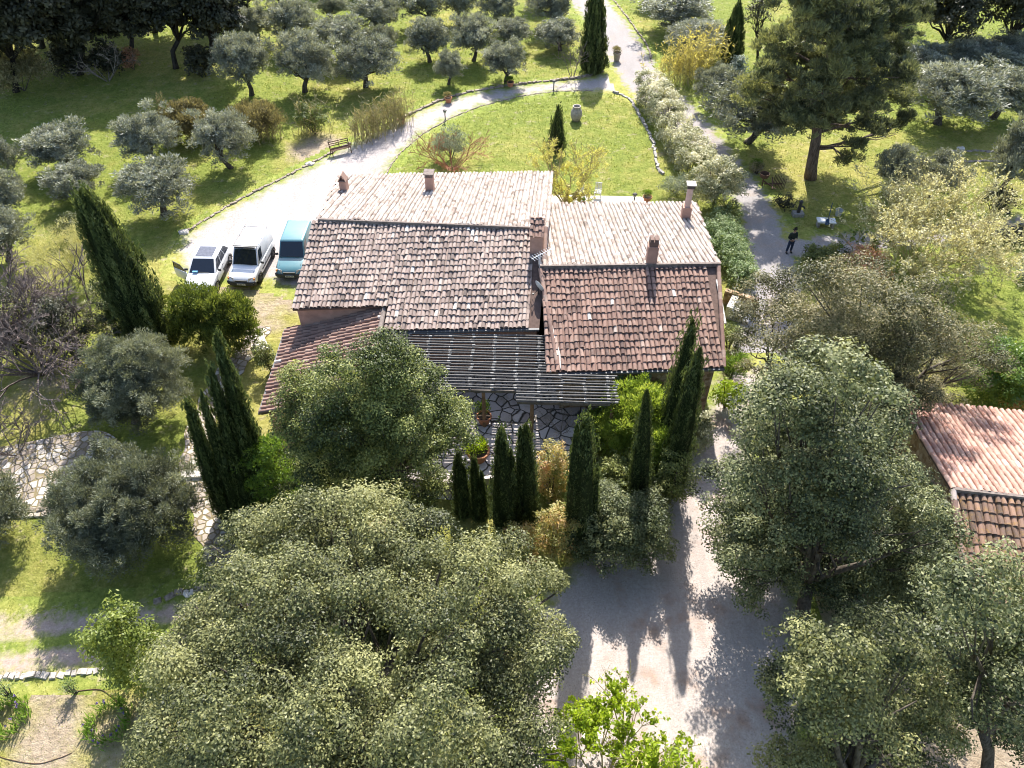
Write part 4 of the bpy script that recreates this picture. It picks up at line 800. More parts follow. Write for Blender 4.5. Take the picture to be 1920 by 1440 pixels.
big('holm_oak', G(1505, 1200), [(1540, 700, 55), (1480, 730, 45), (1610, 720, 55), (1430, 760, 40), (1500, 780, 65), (1580, 790, 65), (1660, 770, 45), (1400, 830, 45), (1460, 850, 60), (1540, 860, 60), (1610, 850, 45), (1395, 880, 30),
   (1400, 960, 60), (1480, 950, 70), (1560, 930, 75), (1640, 950, 70), (1710, 950, 60), (1750, 1010, 50), (1680, 1030, 70), (1590, 1030, 75), (1500, 1030, 75), (1420, 1040, 60), (1380, 1000, 40), (1650, 1080, 70), (1730, 1060, 50), (1560, 1090, 60), (1440, 1090, 50), (1690, 910, 40), (1620, 900, 40), (1390, 1075, 45), (1450, 900, 50), (1530, 960, 60, 2.), (1620, 980, 60, 2.), (1500, 830, 60, 2.), (1570, 730, 60, 2.), (1440, 800, 50, 1.), (1620, 830, 55, 1.5), (1700, 980, 55, 1.5), (1480, 1110, 55), (1620, 1110, 60), (1730, 1100, 45), (1770, 1060, 36), (1500, 900, 60, -1.5), (1580, 920, 60, -2), (1540, 1000, 60, -1.5), (1620, 1000, 55, -1.5), (1480, 960, 50, -1.5), (1560, 830, 55, -1.5), (1640, 900, 45, -1.5), (1350, 905, 40, 3.5), (1395, 930, 45, 3.), (1440, 965, 50, 2.6), (1375, 1010, 42, 1.6), (1480, 1010, 50, 2.4), (1420, 900, 40, 3.2)], G(1505, 1130)[1], 'oak_blue', 'tall blue-green holm oak with layered crown between the court and the stone shed', 203, 1.7, (.105, .058), 470, .38, 3.6, .3)
big('oak_tree', G(1465, 745), [(1430, 560, 42), (1400, 600, 34), (1460, 545, 34), (1390, 650, 24), (1470, 590, 34), (1400, 700, 22)], G(1465, 745)[1], 'oak_brown', 'thin open-crowned oak with a bare dark stem beside the lane', 204, .7, (.1, .05), 380, .34, 3.0, .1)
big('oak_tree', G(1660, 830), [(1530, 580, 50), (1590, 545, 52), (1650, 560, 55), (1570, 620, 60), (1640, 630, 60), (1710, 600, 55), (1760, 650, 52), (1700, 670, 60), (1620, 690, 55), (1780, 700, 48), (1840, 640, 36), (1830, 700, 38), (1560, 660, 45), (1740, 560, 35), (1510, 640, 45), (1770, 760, 34), (1700, 740, 45), (1860, 690, 25), (1600, 600, 55, 1.5), (1680, 630, 55, 1.5), (1560, 700, 50, 1.), (1480, 660, 40), (1630, 750, 45), (1530, 530, 36), (1740, 720, 48, 1.), (1560, 640, 55, -1.), (1640, 680, 60, -1.), (1720, 640, 55, -1.), (1600, 730, 55, -1.), (1680, 740, 55, -1.), (1500, 600, 40), (1790, 660, 45, -1.), (1500, 700, 45, -1.), (1450, 640, 36)], G(1660, 830)[1] + .3, 'oak_brown', 'wide olive-brown oak spreading over the shed roof at right', 205, 1.4, (.11, .05), 330, .42, 3.0, .24)
big('holm_oak', G(1600, 1560), [(1500, 1240, 55), (1560, 1225, 60), (1630, 1215, 55), (1690, 1235, 50), (1480, 1310, 55), (1550, 1300, 70), (1640, 1300, 75), (1720, 1300, 60), (1510, 1390, 60), (1600, 1390, 75), (1700, 1380, 70), (1560, 1460, 70), (1680, 1470, 70), (1480, 1460, 50), (1780, 1340, 40)], G(1600, 1460)[1], 'oak', 'grey-green oak at the bottom right with a pale dead branch inside', 206, 1.0, (.1, .055), 520, .36, 4., .22)
big('holm_oak', G(1850, 1460), [(1810, 1130, 55), (1870, 1110, 60), (1930, 1140, 60), (1760, 1180, 45), (1830, 1200, 70), (1910, 1220, 70), (1780, 1260, 50), (1860, 1290, 70), (1930, 1310, 60), (1790, 1330, 35), (1990, 1220, 70), (1900, 1370, 50)], G(1850, 1430)[1], 'oak_blue', 'oak with two leaning trunks in the bottom right corner', 207, 1.3, (.1, .055), 460, .37, 4., .2)
# pine
gp_ = np.random.default_rng(210); bp = G(1520, 334); Yp = bp[1]
PLB = [(1490, 55, 40), (1455, 90, 38), (1440, 140, 36), (1415, 180, 34), (1520, 20, 45), (1580, 15, 45), (1640, 30, 45), (1690, 50, 40), (1715, 30, 30), (1560, 70, 45), (1610, 80, 45), (1660, 100, 45), (1500, 110, 38), (1540, 130, 42), (1600, 140, 45), (1660, 150, 42), (1470, 170, 40), (1510, 190, 42), (1570, 190, 42), (1630, 200, 40), (1680, 185, 32), (1450, 220, 36), (1500, 235, 36), (1560, 235, 30), (1630, 245, 32), (1690, 235, 26), (1540, -40, 50), (1600, -50, 50), (1660, -40, 45), (1480, -10, 40), (1570, -100, 50), (1620, -110, 40), (1600, 275, 16), (1590, 300, 14), (1540, 60, 50, -2.5), (1580, 120, 50, -2.5), (1530, 170, 45, -2.5), (1560, 210, 40, -2.2), (1560, 0, 50, -2.5), (1600, 40, 45, -2), (1500, 215, 40, -1)]
lob = pxlobes(PLB, Yp, gp_, 3.2); lob = [(*q[:3], q[3] * .86) for q in lob]
pr = thing('pine_tree', bp, 'tall spreading pine with a thick sinuous bare trunk beside the lane', 'pine'); mb = MB()
tp = [bp * 0 - [0, 0, .2], GY(1522, 310, Yp) - bp, GY(1530, 262, Yp) - bp, GY(1534, 220, Yp) - bp, GY(1545, 160, Yp) - bp, GY(1558, 90, Yp) - bp, GY(1568, 0, Yp) - bp, GY(1580, -90, Yp) - bp]
mb.tube(tp, [.46, .38, .33, .29, .25, .19, .13, .06], 10, .5)
for q in lob:
    e = np.array(q[:3]) - bp; zz = max(2.2, e[2] - gp_.uniform(.3, 1.2)); k = [np.interp(zz, [t_[2] for t_ in tp], [t_[i] for t_ in tp]) for i in range(2)] + [zz]; k = np.array(k); m = (k + e) / 2 + gp_.normal(0, .25, 3)
    mb.tube([k, m, e], [.1, .07, .03], 5, gp_.random())
    for _ in range(4): t_ = e + rdir(gp_, 1)[0] * q[3] * .8; mb.tube([m, (m + t_) / 2 + gp_.normal(0, .1, 3), t_], [.04, .03, .012], 4, gp_.random())
mb.build('trunk', M['pinebark'], pr, True)
C, R, T = lobes_to_clumps([(*(np.array(q[:3]) - bp), q[3]) for q in lob], gp_, .4, 4.3, .4); C[:, 2] += 0; T = np.clip(T + .16 * np.clip(-(C[:, 0]) / 5, -.8, 1), 0.1, .9)  # tint rises to the left: lit side of the crown put into the colour
clump_leaves(MB(), C, R, 620, .32, .06, T, gp_, .5, flat=.6, mode='out').build('crown', M['pine'], pr)
# ---------------------------------------------------------------- bare and budding shrubs
def bare(name, bpx, h, n0, spread, mat, label, cat, seed, levels=4, kids=(2, 4), r0=.05, decay=.68, leaf=None, up=.25, wob=.35, group=None, minr=.006):
    g = np.random.default_rng(seed); b = G(*bpx); r = thing(name, b, label, cat, group); a, e, ra, rb = bare_segs(g, (0, 0, 0), h, n0, spread, levels, kids, r0, up, wob, decay); ok = (a[:, 2] > -.1)
    mb = MB(); mb.twigs(a[ok], e[ok], np.maximum(ra[ok], minr), np.maximum(rb[ok], minr * .7), g.random(ok.sum())); mb.build('branches', M[mat], r)
    if leaf:
        lm, per, L, W = leaf; th = np.where(rb < np.quantile(rb, .6))[0]; i = g.choice(th, int(len(th) * per)); t = g.random(len(i))[:, None]
        p = a[i] * (1 - t) + e[i] * t + g.normal(0, .05, (len(i), 3)); ax = unit(e[i] - a[i] + rdir(g, len(i)) * .5); MB().leaves(p, ax, unit(np.cross(ax, rdir(g, len(i)))), L * g.uniform(.6, 1.4, len(i)), W * g.uniform(.6, 1.3, len(i)), np.clip(g.normal(.5, .2, len(i)), 0, 1)).build('foliage', M[lm], r)
    return r
bare('bare_tree', (80, 700), 4.6, 16, 1.15, 'twig', 'tangled leafless grey-brown tree at the left edge under the leaning-looking cypress', 'bare tree', 301, 5, (2, 4), .08, .68, up=.05, minr=.011)
bare('bare_tree', (15, 640), 4.2, 14, 1.1, 'twig', 'second leafless tree, cut by the left edge above the rubble terrace', 'bare tree', 302, 5, (2, 4), .075, .68, up=.05, minr=.011)
bare('bare_shrub', (30, 850), 2.6, 6, 1.1, 'twig', 'small leafless shrub on the far side of the rubble terrace', 'bare shrub', 303, 4, (2, 4), .035, .7, minr=.01)
bare('bare_tree', (172, 610), 4.6, 2, .25, 'twig', 'slim leafless sapling just left of the largest cypress', 'bare tree', 304, 3, (2, 4), .07, .66)
bush('shrub', (-10, 70, 560, 680), 'oak_dark', 'dark ivy-like growth under the left edge leafless tree', 'shrub', 396, (.13, .06), 420, .32, 9)
bush('shrub', (70, 165, 570, 690), 'oak_dark', 'dark undergrowth beneath the tangled leafless tree, left of the largest cypress', 'shrub', 397, (.13, .06), 420, .32, 10)
for x0_, lb_ in ((95, 'dark bush under the second oak of the wood'), (172, 'dark bush beside the bleached branches in the wood'), (345, 'dark bush between the trunks at the right end of the wood')): bush('shrub', (x0_, x0_ + 62, 92, 142), 'oak_dark', lb_, 'shrub', 500 + x0_, (.3, .14), 150, .5, 8)
bush('scrub', (60, 205, 430, 545), 'dryscrub', 'pale dry yellowish scrub behind the bare tangled trees', 'scrub', 305, (.16, .03), 420, .35, 8, 2.2, mode='out')
bush('shrub', (168, 256, 545, 665), 'oak', 'dark rounded shrub at the left foot of the largest cypress', 'shrub', 306, (.1, .055), 800, .3, 10)
bush('shrub', (105, 165, 405, 455), 'oak', 'small dark bush on the lawn behind the largest cypress', 'shrub', 307, (.12, .06), 500, .3, 7)
bare('flowering_shrub', (848, 318), 3.0, 9, 1.35, 'redtwig', 'spreading shrub of bare reddish twigs behind the pale roof', 'shrub', 308, 4, (2, 3), .045, .7, minr=.012)
bush('shrub', (812, 874, 245, 305), 'grey', 'round silver-grey bush inside the bare reddish shrub', 'shrub', 309, (.14, .05), 420, .3, 9, mode='out')
bare('budding_tree', (1062, 384), 4.2, 11, .85, 'yellowtwig', 'pruned tree with a thick trunk and a haze of yellow-green buds behind the house', 'tree', 310, 5, (2, 3), .07, .66, ('yellowbud', 1.5, .09, .045), minr=.009, up=.45)
mb = MB(); b = G(1062, 384); mb.tube([b - [0, 0, .1], b + [0, .02, .7], b + [.05, 0, 1.5]], [.2, .16, .14], 8); o = mb.build('trunk', M['yellowtwig']); o.parent = bpy.data.objects['budding_tree']; o.matrix_parent_inverse = Matrix.Translation(-o.parent.location)
bare('budding_shrub', (1715, 520), 5.6, 22, .95, 'yellowtwig', 'large fan-shaped shrub of pale opening buds beside the side track', 'shrub', 311, 4, (2, 4), .035, .7, ('bud', 2.0, .14, .09), minr=.008, up=.35)
bare('budding_shrub', (1735, 500), 5.4, 16, .9, 'yellowtwig', 'darker twigged budding shrub merged into the right of the fan-shaped one', 'shrub', 312, 4, (2, 4), .03, .7, ('bud', .8, .13, .08), minr=.008, up=.35)
bare('sapling', (1602, 500), 3.0, 5, .35, 'yellowtwig', 'bright green leafing sapling left of the fan-shaped budding shrub', 'sapling', 313, 3, (2, 4), .03, .66, ('fresh', 2.2, .14, .09))
bare('bare_sapling', (1073, 146), 3.0, 4, .3, 'twig', 'slim pinkish leafless sapling left of the big round cypress', 'sapling', 314, 3, (2, 4), .035, .66, minr=.014)
bare('dead_branch', (203, 152), 3.2, 6, 1.1, 'palebark', 'bleached dead branches lying before the dark wood', 'dead branch', 315, 3, (2, 3), .05, .7, minr=.02)
bare('bare_shrub', (1052, 810, PAT), 1.3, 6, .8, 'palebark', 'pale leafless shrub in the shade before the slat pergola', 'bare shrub', 316, 3, (2, 3), .02, .7)
bare('dead_branch', (1625, 1420), 3.4, 3, 1.2, 'palebark', 'pale dead limb showing in the bottom right oak', 'dead branch', 317, 3, (2, 3), .06, .75)
bush('shrub', (226, 264, 98, 134), 'pinktip', 'small purplish bush at the foot of the curved-trunk oak', 'shrub', 318, (.25, .1), 160, .4, 6)
bush('shrub', (-30, 92, 105, 180), 'reed', 'pale undergrowth before the dark wood at the left edge', 'undergrowth', 319, (.3, .08), 130, .5, 9, mode='out')
bush('shrub', (306, 398, 198, 272), 'brownbush', 'biggest brown-green rounded shrub on the left lawn', 'shrub', 320, (.22, .07), 330, .4, 16, mode='out')
bush('shrub', (428, 528, 200, 268), 'brownbush', 'brownish spiky shrub right of the biggest rounded one', 'shrub', 321, (.26, .05), 300, .4, 12, mode='out', up=.9)
bush('shrub', (556, 614, 202, 258), 'juniper', 'dark round shrub in the reed clump left of the reed stand', 'shrub', 322, (.2, .05), 330, .35, 9)
def reeds(name, pts, n, h, mat, label, cat, seed, leaf=(.45, .035), lean=.2, per=6, culm='yellowtwig', group=None, spread=.5):
    g = np.random.default_rng(seed); P = gp(pts); b = np.array([*P.mean(0), 0]); r = thing(name, b, label, cat, group); k = g.random(n) * (len(P) - 1); i = k.astype(int); f = (k - i)[:, None]
    p = P[i] * (1 - f) + P[np.minimum(i + 1, len(P) - 1)] * f + g.normal(0, spread, (n, 2)); p = np.c_[p - b[:2], np.zeros(n)]; H_ = h * g.uniform(.55, 1.1, n); tip = p + np.c_[g.normal(0, lean, (n, 2)) * H_[:, None], H_]
    mb = MB(); mb.twigs(p, tip, .018, .008, g.random(n)); mb.build('stems', M[culm], r); j = np.repeat(np.arange(n), per); t = g.uniform(.25, 1.02, len(j))[:, None]; q = p[j] * (1 - t) + tip[j] * t
    ax = unit(rdir(g, len(j)) * [1, 1, .6] + [0, 0, .65]); MB().leaves(q + ax * leaf[0] * .4, ax, unit(np.cross(ax, rdir(g, len(j)))), leaf[0] * g.uniform(.6, 1.3, len(j)), leaf[1] * g.uniform(.7, 1.3, len(j)), np.clip(g.normal(.5, .2, len(j)), 0, 1)).build('leaves', M[mat], r); return r
reeds('reed_clump', [(668, 268), (700, 258), (735, 240), (752, 228)], 260, 2.5, 'reed', 'stand of tall dry reeds along the curved drive', 'reeds', 330, (.5, .045), .1, 7)
reeds('reed_clump', [(570, 250), (605, 246)], 60, 2.8, 'reed', 'tall feathery dry reeds sprouting from a dark round shrub', 'reeds', 331, (.5, .05), .2, 6)
reeds('reed_clump', [(470, 262), (520, 258)], 90, 1.6, 'reed', 'thin dry reeds beside the brownish spiky shrub', 'reeds', 332, (.45, .045), .2, 6)
reeds('bamboo', [(1250, 148), (1280, 160), (1310, 148), (1330, 120)], 210, 3.6, 'bamboo', 'yellow bamboo clump right of the lane', 'bamboo', 333, (.42, .07), .16, 16, spread=.8)
bush('shrub', (1372, 1396, 108, 152), 'grey', 'bluish shrub at the foot of the far pointed cypress', 'shrub', 334, (.22, .09), 240, .35, 7)
# flowering hedge and its neighbours
def hedge(name, pts, wd, h, mat, label, cat, seed, leaf=(.13, .07), per=520, cr=.3, step=.55, group=None, dens=3.):
    g = np.random.default_rng(seed); L = spline(gp(pts), 10); b = np.array([*L.mean(0), 0]); s = np.concatenate([[0], np.cumsum(np.linalg.norm(np.diff(L, axis=0), axis=1))]); lob = []
    for m in np.arange(0, s[-1], step):
        c = np.array([np.interp(m, s, L[:, 0]), np.interp(m, s, L[:, 1])]) - b[:2]
        for _ in range(3): lob.append((c[0] + g.uniform(-1, 1) * wd * .3, c[1] + g.uniform(-1, 1) * wd * .3, h * g.uniform(.55, .78), wd * .33 * g.uniform(.8, 1.2)))
        lob.append((c[0], c[1], h * .3, wd * .42))
    if h > 1.2:
        nn = int(s[-1] * (wd + 2 * h) * 7.5); mm = g.uniform(0, s[-1], nn); q_ = g.uniform(-1, 1, nn) * (h + wd / 2); tg = np.gradient(L, axis=0); tg = unit(tg); k_ = np.clip(np.searchsorted(s, mm), 0, len(L) - 1); nm = np.c_[-tg[k_, 1], tg[k_, 0]]
        top = np.abs(q_) < wd / 2; off = np.where(top, q_, np.sign(q_) * wd / 2) * g.uniform(.86, 1.08, nn); z_ = np.where(top, h + .12 * np.sin(mm * 2.1), h + wd / 2 - np.abs(q_)) * g.uniform(.93, 1.06, nn)
        C = np.c_[np.interp(mm, s, L[:, 0]) - b[0] + nm[:, 0] * off, np.interp(mm, s, L[:, 1]) - b[1] + nm[:, 1] * off, z_]; R = cr * g.uniform(.6, 1.2, nn); T = np.clip(.5 + .22 * np.sin(mm * 1.7) * np.sin(q_ * 2.3) + g.normal(0, .1, nn) + .12 * top, .1, .95)
    else: C, R, T = lobes_to_clumps(lob, g, cr, dens, .15)
    ok = C[:, 2] > .05; r = thing(name, b, label, cat, group); clump_leaves(MB(), C[ok], R[ok], per, *leaf, T[ok], g, .5).build('foliage', M[mat], r)
    mb = MB(); [mb.tube([(q[0], q[1], -.05), (q[0] * 1.0 + .05, q[1], q[2])], [.04, .02], 4) for q in lob[::3]]; mb.build('stem', M['bark'], r); return r
hedge('flowering_hedge', [(1212, 182), (1232, 215), (1256, 252)], 1.9, 2.1, 'variegated', 'far end of the cream-flowered hedge between lawn and lane', 'hedge', 340)
hedge('flowering_hedge', [(1258, 256), (1280, 292), (1300, 322), (1318, 345)], 2.1, 1.75, 'variegated', 'middle of the cream-flowered hedge, looser and paler', 'hedge', 341)
bush('shrub', (1298, 1388, 302, 398), 'variegated', 'rounded cream-leaved shrub closing the near end of the hedge beside the tall flue', 'shrub', 342, (.13, .07), 520, .3, 14)
bush('shrub', (1235, 1300, 322, 378), 'grey', 'pale grey-green plants behind the right wing roof', 'shrub', 343, (.13, .04), 420, .28, 9, mode='out', dz=.6)
bush('shrub', (1320, 1388, 385, 420), 'oak_green', 'low dark green clump at the foot of the hedge end', 'shrub', 344, (.16, .03), 420, .25, 7, mode='out')
hedge('planted_bed', [(1345, 425), (1362, 460), (1378, 500), (1390, 535)], 1.9, .55, 'rosy', 'bed of pale green groundcover beside the right wing', 'plant bed', 345, (.12, .06), 420, .26, .5)
bush('juniper_hedge', (318, 425, 546, 658), 'juniper', 'left lump of the feathery juniper in front of the white car', 'juniper', 346, (.22, .05), 620, .32, 14, mode='out', up=.8)
bush('juniper_hedge', (380, 484, 556, 672), 'juniper', 'right lump of the feathery juniper beside the stone path', 'juniper', 347, (.22, .05), 620, .32, 14, mode='out', up=.8)
bush('shrub', (478, 520, 640, 705), 'oak_green', 'green shrub against the left edge of the lean-to', 'shrub', 348, (.1, .05), 700, .22, 8)
bush('shrub', (468, 570, 830, 975), 'fresh', 'fresh green shrub squeezed between the cypress clump and the oak', 'shrub', 349, (.14, .05), 600, .3, 14, mode='out')
bush('shrub', (998, 1072, 830, 965), 'photinia', 'yellow-orange photinia between two cypresses of the row', 'photinia', 350, (.1, .05), 800, .26, 14)
bush('shrub', (1000, 1075, 930, 1085), 'photinia', 'lower orange-red photinia facing the court between two cypresses', 'photinia', 349, (.1, .05), 800, .26, 14)
bush('shrub', (940, 1010, 960, 1090), 'photinia', 'shaded photinia at the foot of the twin-topped cypress', 'photinia', 357, (.1, .05), 700, .26, 10, dz=.8)
bush('shrub', (1118, 1262, 712, 880), 'thuja', 'feathery yellow-green conifer shrub left of the tall cypress pair', 'shrub', 351, (.18, .05), 700, .3, 20, mode='out', up=.7, dz=.8)
bush('shrub', (1078, 1250, 915, 1080), 'oak_blue', 'dark glossy evergreen shrub at the edge of the court', 'shrub', 352, (.1, .06), 620, .3, 20, dz=.7)
bush('shrub', (1115, 1235, 850, 965), 'oak_green', 'mid green shrub behind the glossy evergreen one', 'shrub', 358, (.1, .05), 620, .28, 14, dz=.7)
bush('shrub', (1200, 1268, 800, 930), 'thuja', 'yellow-green feathery shrub low between the slim cypress and the tall pair', 'shrub', 391, (.18, .05), 600, .3, 14, mode='out', up=.7)
bush('shrub', (1085, 1160, 770, 850), 'fresh', 'fresh green shrub behind the broad cypress by the shaded patio', 'shrub', 392, (.12, .05), 600, .28, 12, mode='out')
bush('shrub', (1205, 1275, 720, 800), 'variegated', 'pale leaved shrub between the feathery conifer and the tall cypress pair', 'shrub', 393, (.1, .06), 600, .26, 10)
bush('shrub', (1225, 1300, 850, 960), 'oak_green', 'green shrub at the foot of the tall cypress pair', 'shrub', 394, (.1, .05), 600, .28, 12)
bush('shrub', (925, 985, 1005, 1080), 'oak_green', 'dark green shrub between the huge oak and the photinia', 'shrub', 395, (.1, .05), 600, .28, 10)
bush('shrub', (1280, 1336, 765, 870), 'variegated', 'pale flowering shrub right of the tall cypress pair', 'shrub', 353, (.1, .06), 620, .26, 12, dz=.9)
bush('shrub', (1335, 1390, 715, 775), 'lime', 'bright lime-green shrub at the corner of the right wing', 'shrub', 354, (.12, .06), 620, .24, 9)
bush('shrub', (1338, 1400, 610, 668), 'oak_green', 'dark green shrub below the stone steps at the right wing', 'shrub', 398, (.1, .05), 600, .26, 9)
bush('palm_plant', (1352, 1394, 668, 716), 'fresh', 'spiky palm-like plant against the right wing corner', 'palm', 355, (.4, .04), 260, .3, 5, mode='out', up=.5)
bush('shrub', (1500, 1584, 462, 520), 'oak_green', 'low dark rounded bush behind the standing man', 'shrub', 356, (.13, .07), 520, .3, 9)
bush('shrub', (1562, 1662, 486, 545), 'pinktip', 'pink-tipped shrub rising behind the wide brown oak', 'shrub', 359, (.12, .05), 520, .28, 9, dz=1.9)
bush('shrub', (1405, 1435, 305, 330), 'reed', 'small tufty planter shrub at the lane side', 'shrub', 360, (.16, .05), 300, .22, 5)
bush('shrub', (1450, 1490, 366, 395), 'oak_dark', 'small dark bush beside the lane in the pine shade', 'shrub', 361, (.14, .06), 420, .24, 6)
bush('shrub', (1838, 1900, 352, 410), 'oak_dark', 'round dark bush under the twin-trunked olive', 'shrub', 362, (.16, .07), 420, .3, 9)
hedge('low_hedge', [(1830, 458), (1870, 452), (1925, 446), (1990, 440)], 1.0, .7, 'oak_dark', 'low dark hedge along the side track at the right edge', 'hedge', 363, (.14, .07), 420, .26, .5)
bush('shrub', (1805, 1960, 650, 775), 'fresh', 'bright green shrub mass at the right edge above the shed', 'shrub', 364, (.13, .07), 520, .32, 16)
bush('shrub', (1872, 1950, 735, 785), 'photinia', 'small orange-leaved shrub at the right edge above the shed roof', 'shrub', 365, (.12, .05), 520, .26, 7)
bush('shrub', (1905, 1960, 480, 530), 'grey', 'grey shrub at the right edge of the lower lawn', 'shrub', 366, (.14, .05), 420, .26, 6)
o = cypress([((1043, 284), (1047, 198), .95, .8, .15), ((1047, 284), (1038, 232), .7, .2, .1)], 'dark pointed conifer sapling on the bright lawn beside the urn', 367, 2600, L=.24, W=.06, full=1.1); o.name = 'conifer_sapling'; o['category'] = 'sapling'
bush('laurel_shrub', (188, 310, 1110, 1345), 'laurel', 'yellow-green laurel shrub at the left flank of the huge holm oak', 'shrub', 368, (.13, .06), 420, .3, 20)
bare('leafing_tree', (1135, 1475), 4.0, 11, .8, 'yellowtwig', 'bright lime leafing tree at the bottom edge of the court', 'tree', 369, 4, (2, 4), .05, .7, ('lime', 3.6, .13, .085))
bare('leafing_tree', (1190, 1500), 2.4, 8, .75, 'yellowtwig', 'lower lime leafing shrub on the court, cut by the bottom edge', 'shrub', 370, 3, (2, 4), .04, .7, ('lime', 3.5, .13, .085))
for (x0, x1, y0, y1, m, lb) in ((-8, 28, 1278, 1318, 'rosy', 'small grey-green plant at the left edge below the stone row'), (118, 144, 1274, 1308, 'rosy', 'small tufted green plant in the dry grass under the stone row'), (1110, 1128, 70, 90, 'reed', 'dry grass tuft')):
    if y0 > 100: bush('plant', (x0, x1, y0, y1), m, lb, 'plant', x0 + 400, (.1, .03), 600, .14, 5, mode='out')
def iris(pts, n, label, seed):
    g = np.random.default_rng(seed); P = gp(pts); b = np.array([*P.mean(0), 0]); r = thing('iris_clump', b, label, 'iris'); L = spline(np.concatenate([P, P[:1]]), 8); i = g.integers(0, len(L), n); p = np.c_[L[i] - b[:2] + g.normal(0, .1, (n, 2)), np.full(n, .02)]
    ax = unit(rdir(g, n) * [1, 1, .2] * .55 + [0, 0, 1.]); H_ = g.uniform(.3, .6, n); nr = unit(np.cross(ax, rdir(g, n))); MB().leaves(p + ax * H_[:, None] * .5, ax, nr, H_, .045, np.clip(g.normal(.5, .25, n), 0, 1)).build('leaves', M['iris'], r)
    k = 14; q = p[:k]; mb = MB(); mb.twigs(q, q + np.array([.0, 0, .5]), .008, .006); mb.build('flower_stalks', M['rosy'], r)
    M.setdefault('purple', plain('purple_flower', (.13, .09, .2), .7, .2)); mb = MB(); d = rdir(g, k * 8); mb.leaves(np.repeat(q, 8, 0) + [0, 0, .52] + d * .03, d, rdir(g, k * 8), .08, .05, .5); mb.build('flowers', M['purple'], r)
iris([(165, 1375), (190, 1335), (225, 1320), (240, 1345), (225, 1380), (190, 1395)], 420, 'ring-shaped clump of irises beside the huge holm oak', 380)
iris([(-20, 1365), (5, 1325), (40, 1320), (50, 1345), (25, 1375), (-10, 1385)], 420, 'ring-shaped clump of irises cut by the left edge', 381)
# grass tufts over the lawns
def grass():
    g = np.random.default_rng(400); n = 300000; px_ = g.uniform(-60, 1980, n); py_ = g.uniform(-10, 1480, n)
    d = np.stack([(px_ - 960) / FPX, (720 - py_) / FPX * UP[1] + FW[1], (720 - py_) / FPX * UP[2] + FW[2]], 1); p = C0 + d * (-CAMH / d[:, 2])[:, None]; P = p[:, :2]
    keep = (sdist(P, drive_poly) < -.15) & (lane_e(P) < -.25) & (sdist(P, court_poly) < -.2) & (ldist(P, TR) > 1.0) & (ldist(P, pth) > .7) & (dryness(P) < g.uniform(.2, 1.1, n))
    keep &= ~((P[:, 0] > -14) & (P[:, 0] < 11) & (P[:, 1] > 19) & (P[:, 1] < 42))
    P = P[keep]; n = len(P); s = g.uniform(.05, .13, n) * np.clip(p[keep, 1] / 40, .7, 1.7); ax = unit(rdir(g, n) * [1, 1, .2] * .8 + [0, 0, 1.]); c = np.c_[P, np.zeros(n)] + ax * s[:, None] * .5
    tag(MB().leaves(c, ax, unit(np.cross(ax, rdir(g, n))), s, s * .3, np.clip(g.normal(.45, .22, n), 0, 1)).build('grass', M['grassblade']), 'short green grass growing over the lawns', 'grass', kind='stuff')
grass()
# ---------------------------------------------------------------- stone shed at the right edge
SA = G(1783, 918, 4.3); SB_ = G(1925, 934, 4.3); e3 = unit(SB_ - SA); w3 = np.array([e3[1], -e3[0], 0.]); SL_ = 9.5
dnF3 = unit(w3 + [0, 0, -.32]); nF3 = np.cross(e3, -dnF3); nF3 = nF3 if nF3[2] > 0 else -nF3
dnB3 = unit(-w3 + [0, 0, -.3]); nB3 = np.cross(e3, dnB3); nB3 = nB3 if nB3[2] > 0 else -nB3
sF = uv(hitplane(1826, 1125, SA, nF3), SA, e3, dnF3); sB = uv(hitplane(1738, 758, SA, nB3), SA, e3, dnB3)
SH = thing('stone_shed', SA * [1, 1, 0], 'ochre stone outbuilding with pinkish tiled roof, cut by the right edge', 'shed'); SI_ = Matrix.Translation(-SH.location)
def sp(mb, name, mat, par=None):
    o = mb.build(name, mat, par or SH)
    if par is None: o.matrix_parent_inverse = SI_
    return o
r1_ = sp(tiles(SA, e3, dnF3, nF3, (.12, SL_), lambda u: .08, lambda u: sF[1], .25, .42, .105, seed=21), 'roof', M['tile_shed_dark']); r1_['label'] = 'lichen-stained dark roof slope of the shed'
sBl = max(sB[1], 3.5); Sb3 = SA + Z3 * .08
r2_ = sp(tiles(Sb3, e3, dnB3, nB3, (.05, SL_), lambda u: 0., lambda u: sBl, .25, .42, .105, seed=22), 'roof', M['tile_shed']); r2_['label'] = 'pinkish sunlit roof slope of the shed'
for O_, n_, dn_, bl, par, rev in ((SA, nF3, dnF3, sF[1], r1_, 0), (Sb3, nB3, dnB3, sBl, r2_, 1)):
    mb = MB(); q = [O_ - n_ * .02, O_ + dn_ * bl - n_ * .02, O_ + e3 * SL_ + dn_ * bl - n_ * .02, O_ + e3 * SL_ - n_ * .02]
    mb.add(q + [p - n_ * .12 for p in q], [[3, 2, 1, 0] if rev else [0, 1, 2, 3]]); mb.F.append(np.array([[i, (i + 1) % 4, 4 + (i + 1) % 4, 4 + i] for i in range(4)])); mb.T.append(np.full(4, .5)); sp(mb, 'roof_deck', M['underlay'], par)
mb = MB(); mb.bar(Sb3 + w3 * .05, Sb3 + e3 * SL_ + w3 * .05, .14, .18); sp(mb, 'ridge', M['mortar'])
sp(ridgecap(SA + e3 * .03 + dnF3 * .05 + nF3 * .06, SA + e3 * .03 + dnF3 * (sF[1] - .05) + nF3 * .06, .12, .42, 23), 'verge_tile', M['tile_wing'])
pts = [SA + e3 * .18 + w3 * (sF[1] * .95 - .25), SA + e3 * (SL_ - .2) + w3 * (sF[1] * .95 - .25), SA + e3 * (SL_ - .2), SA + e3 * .18]
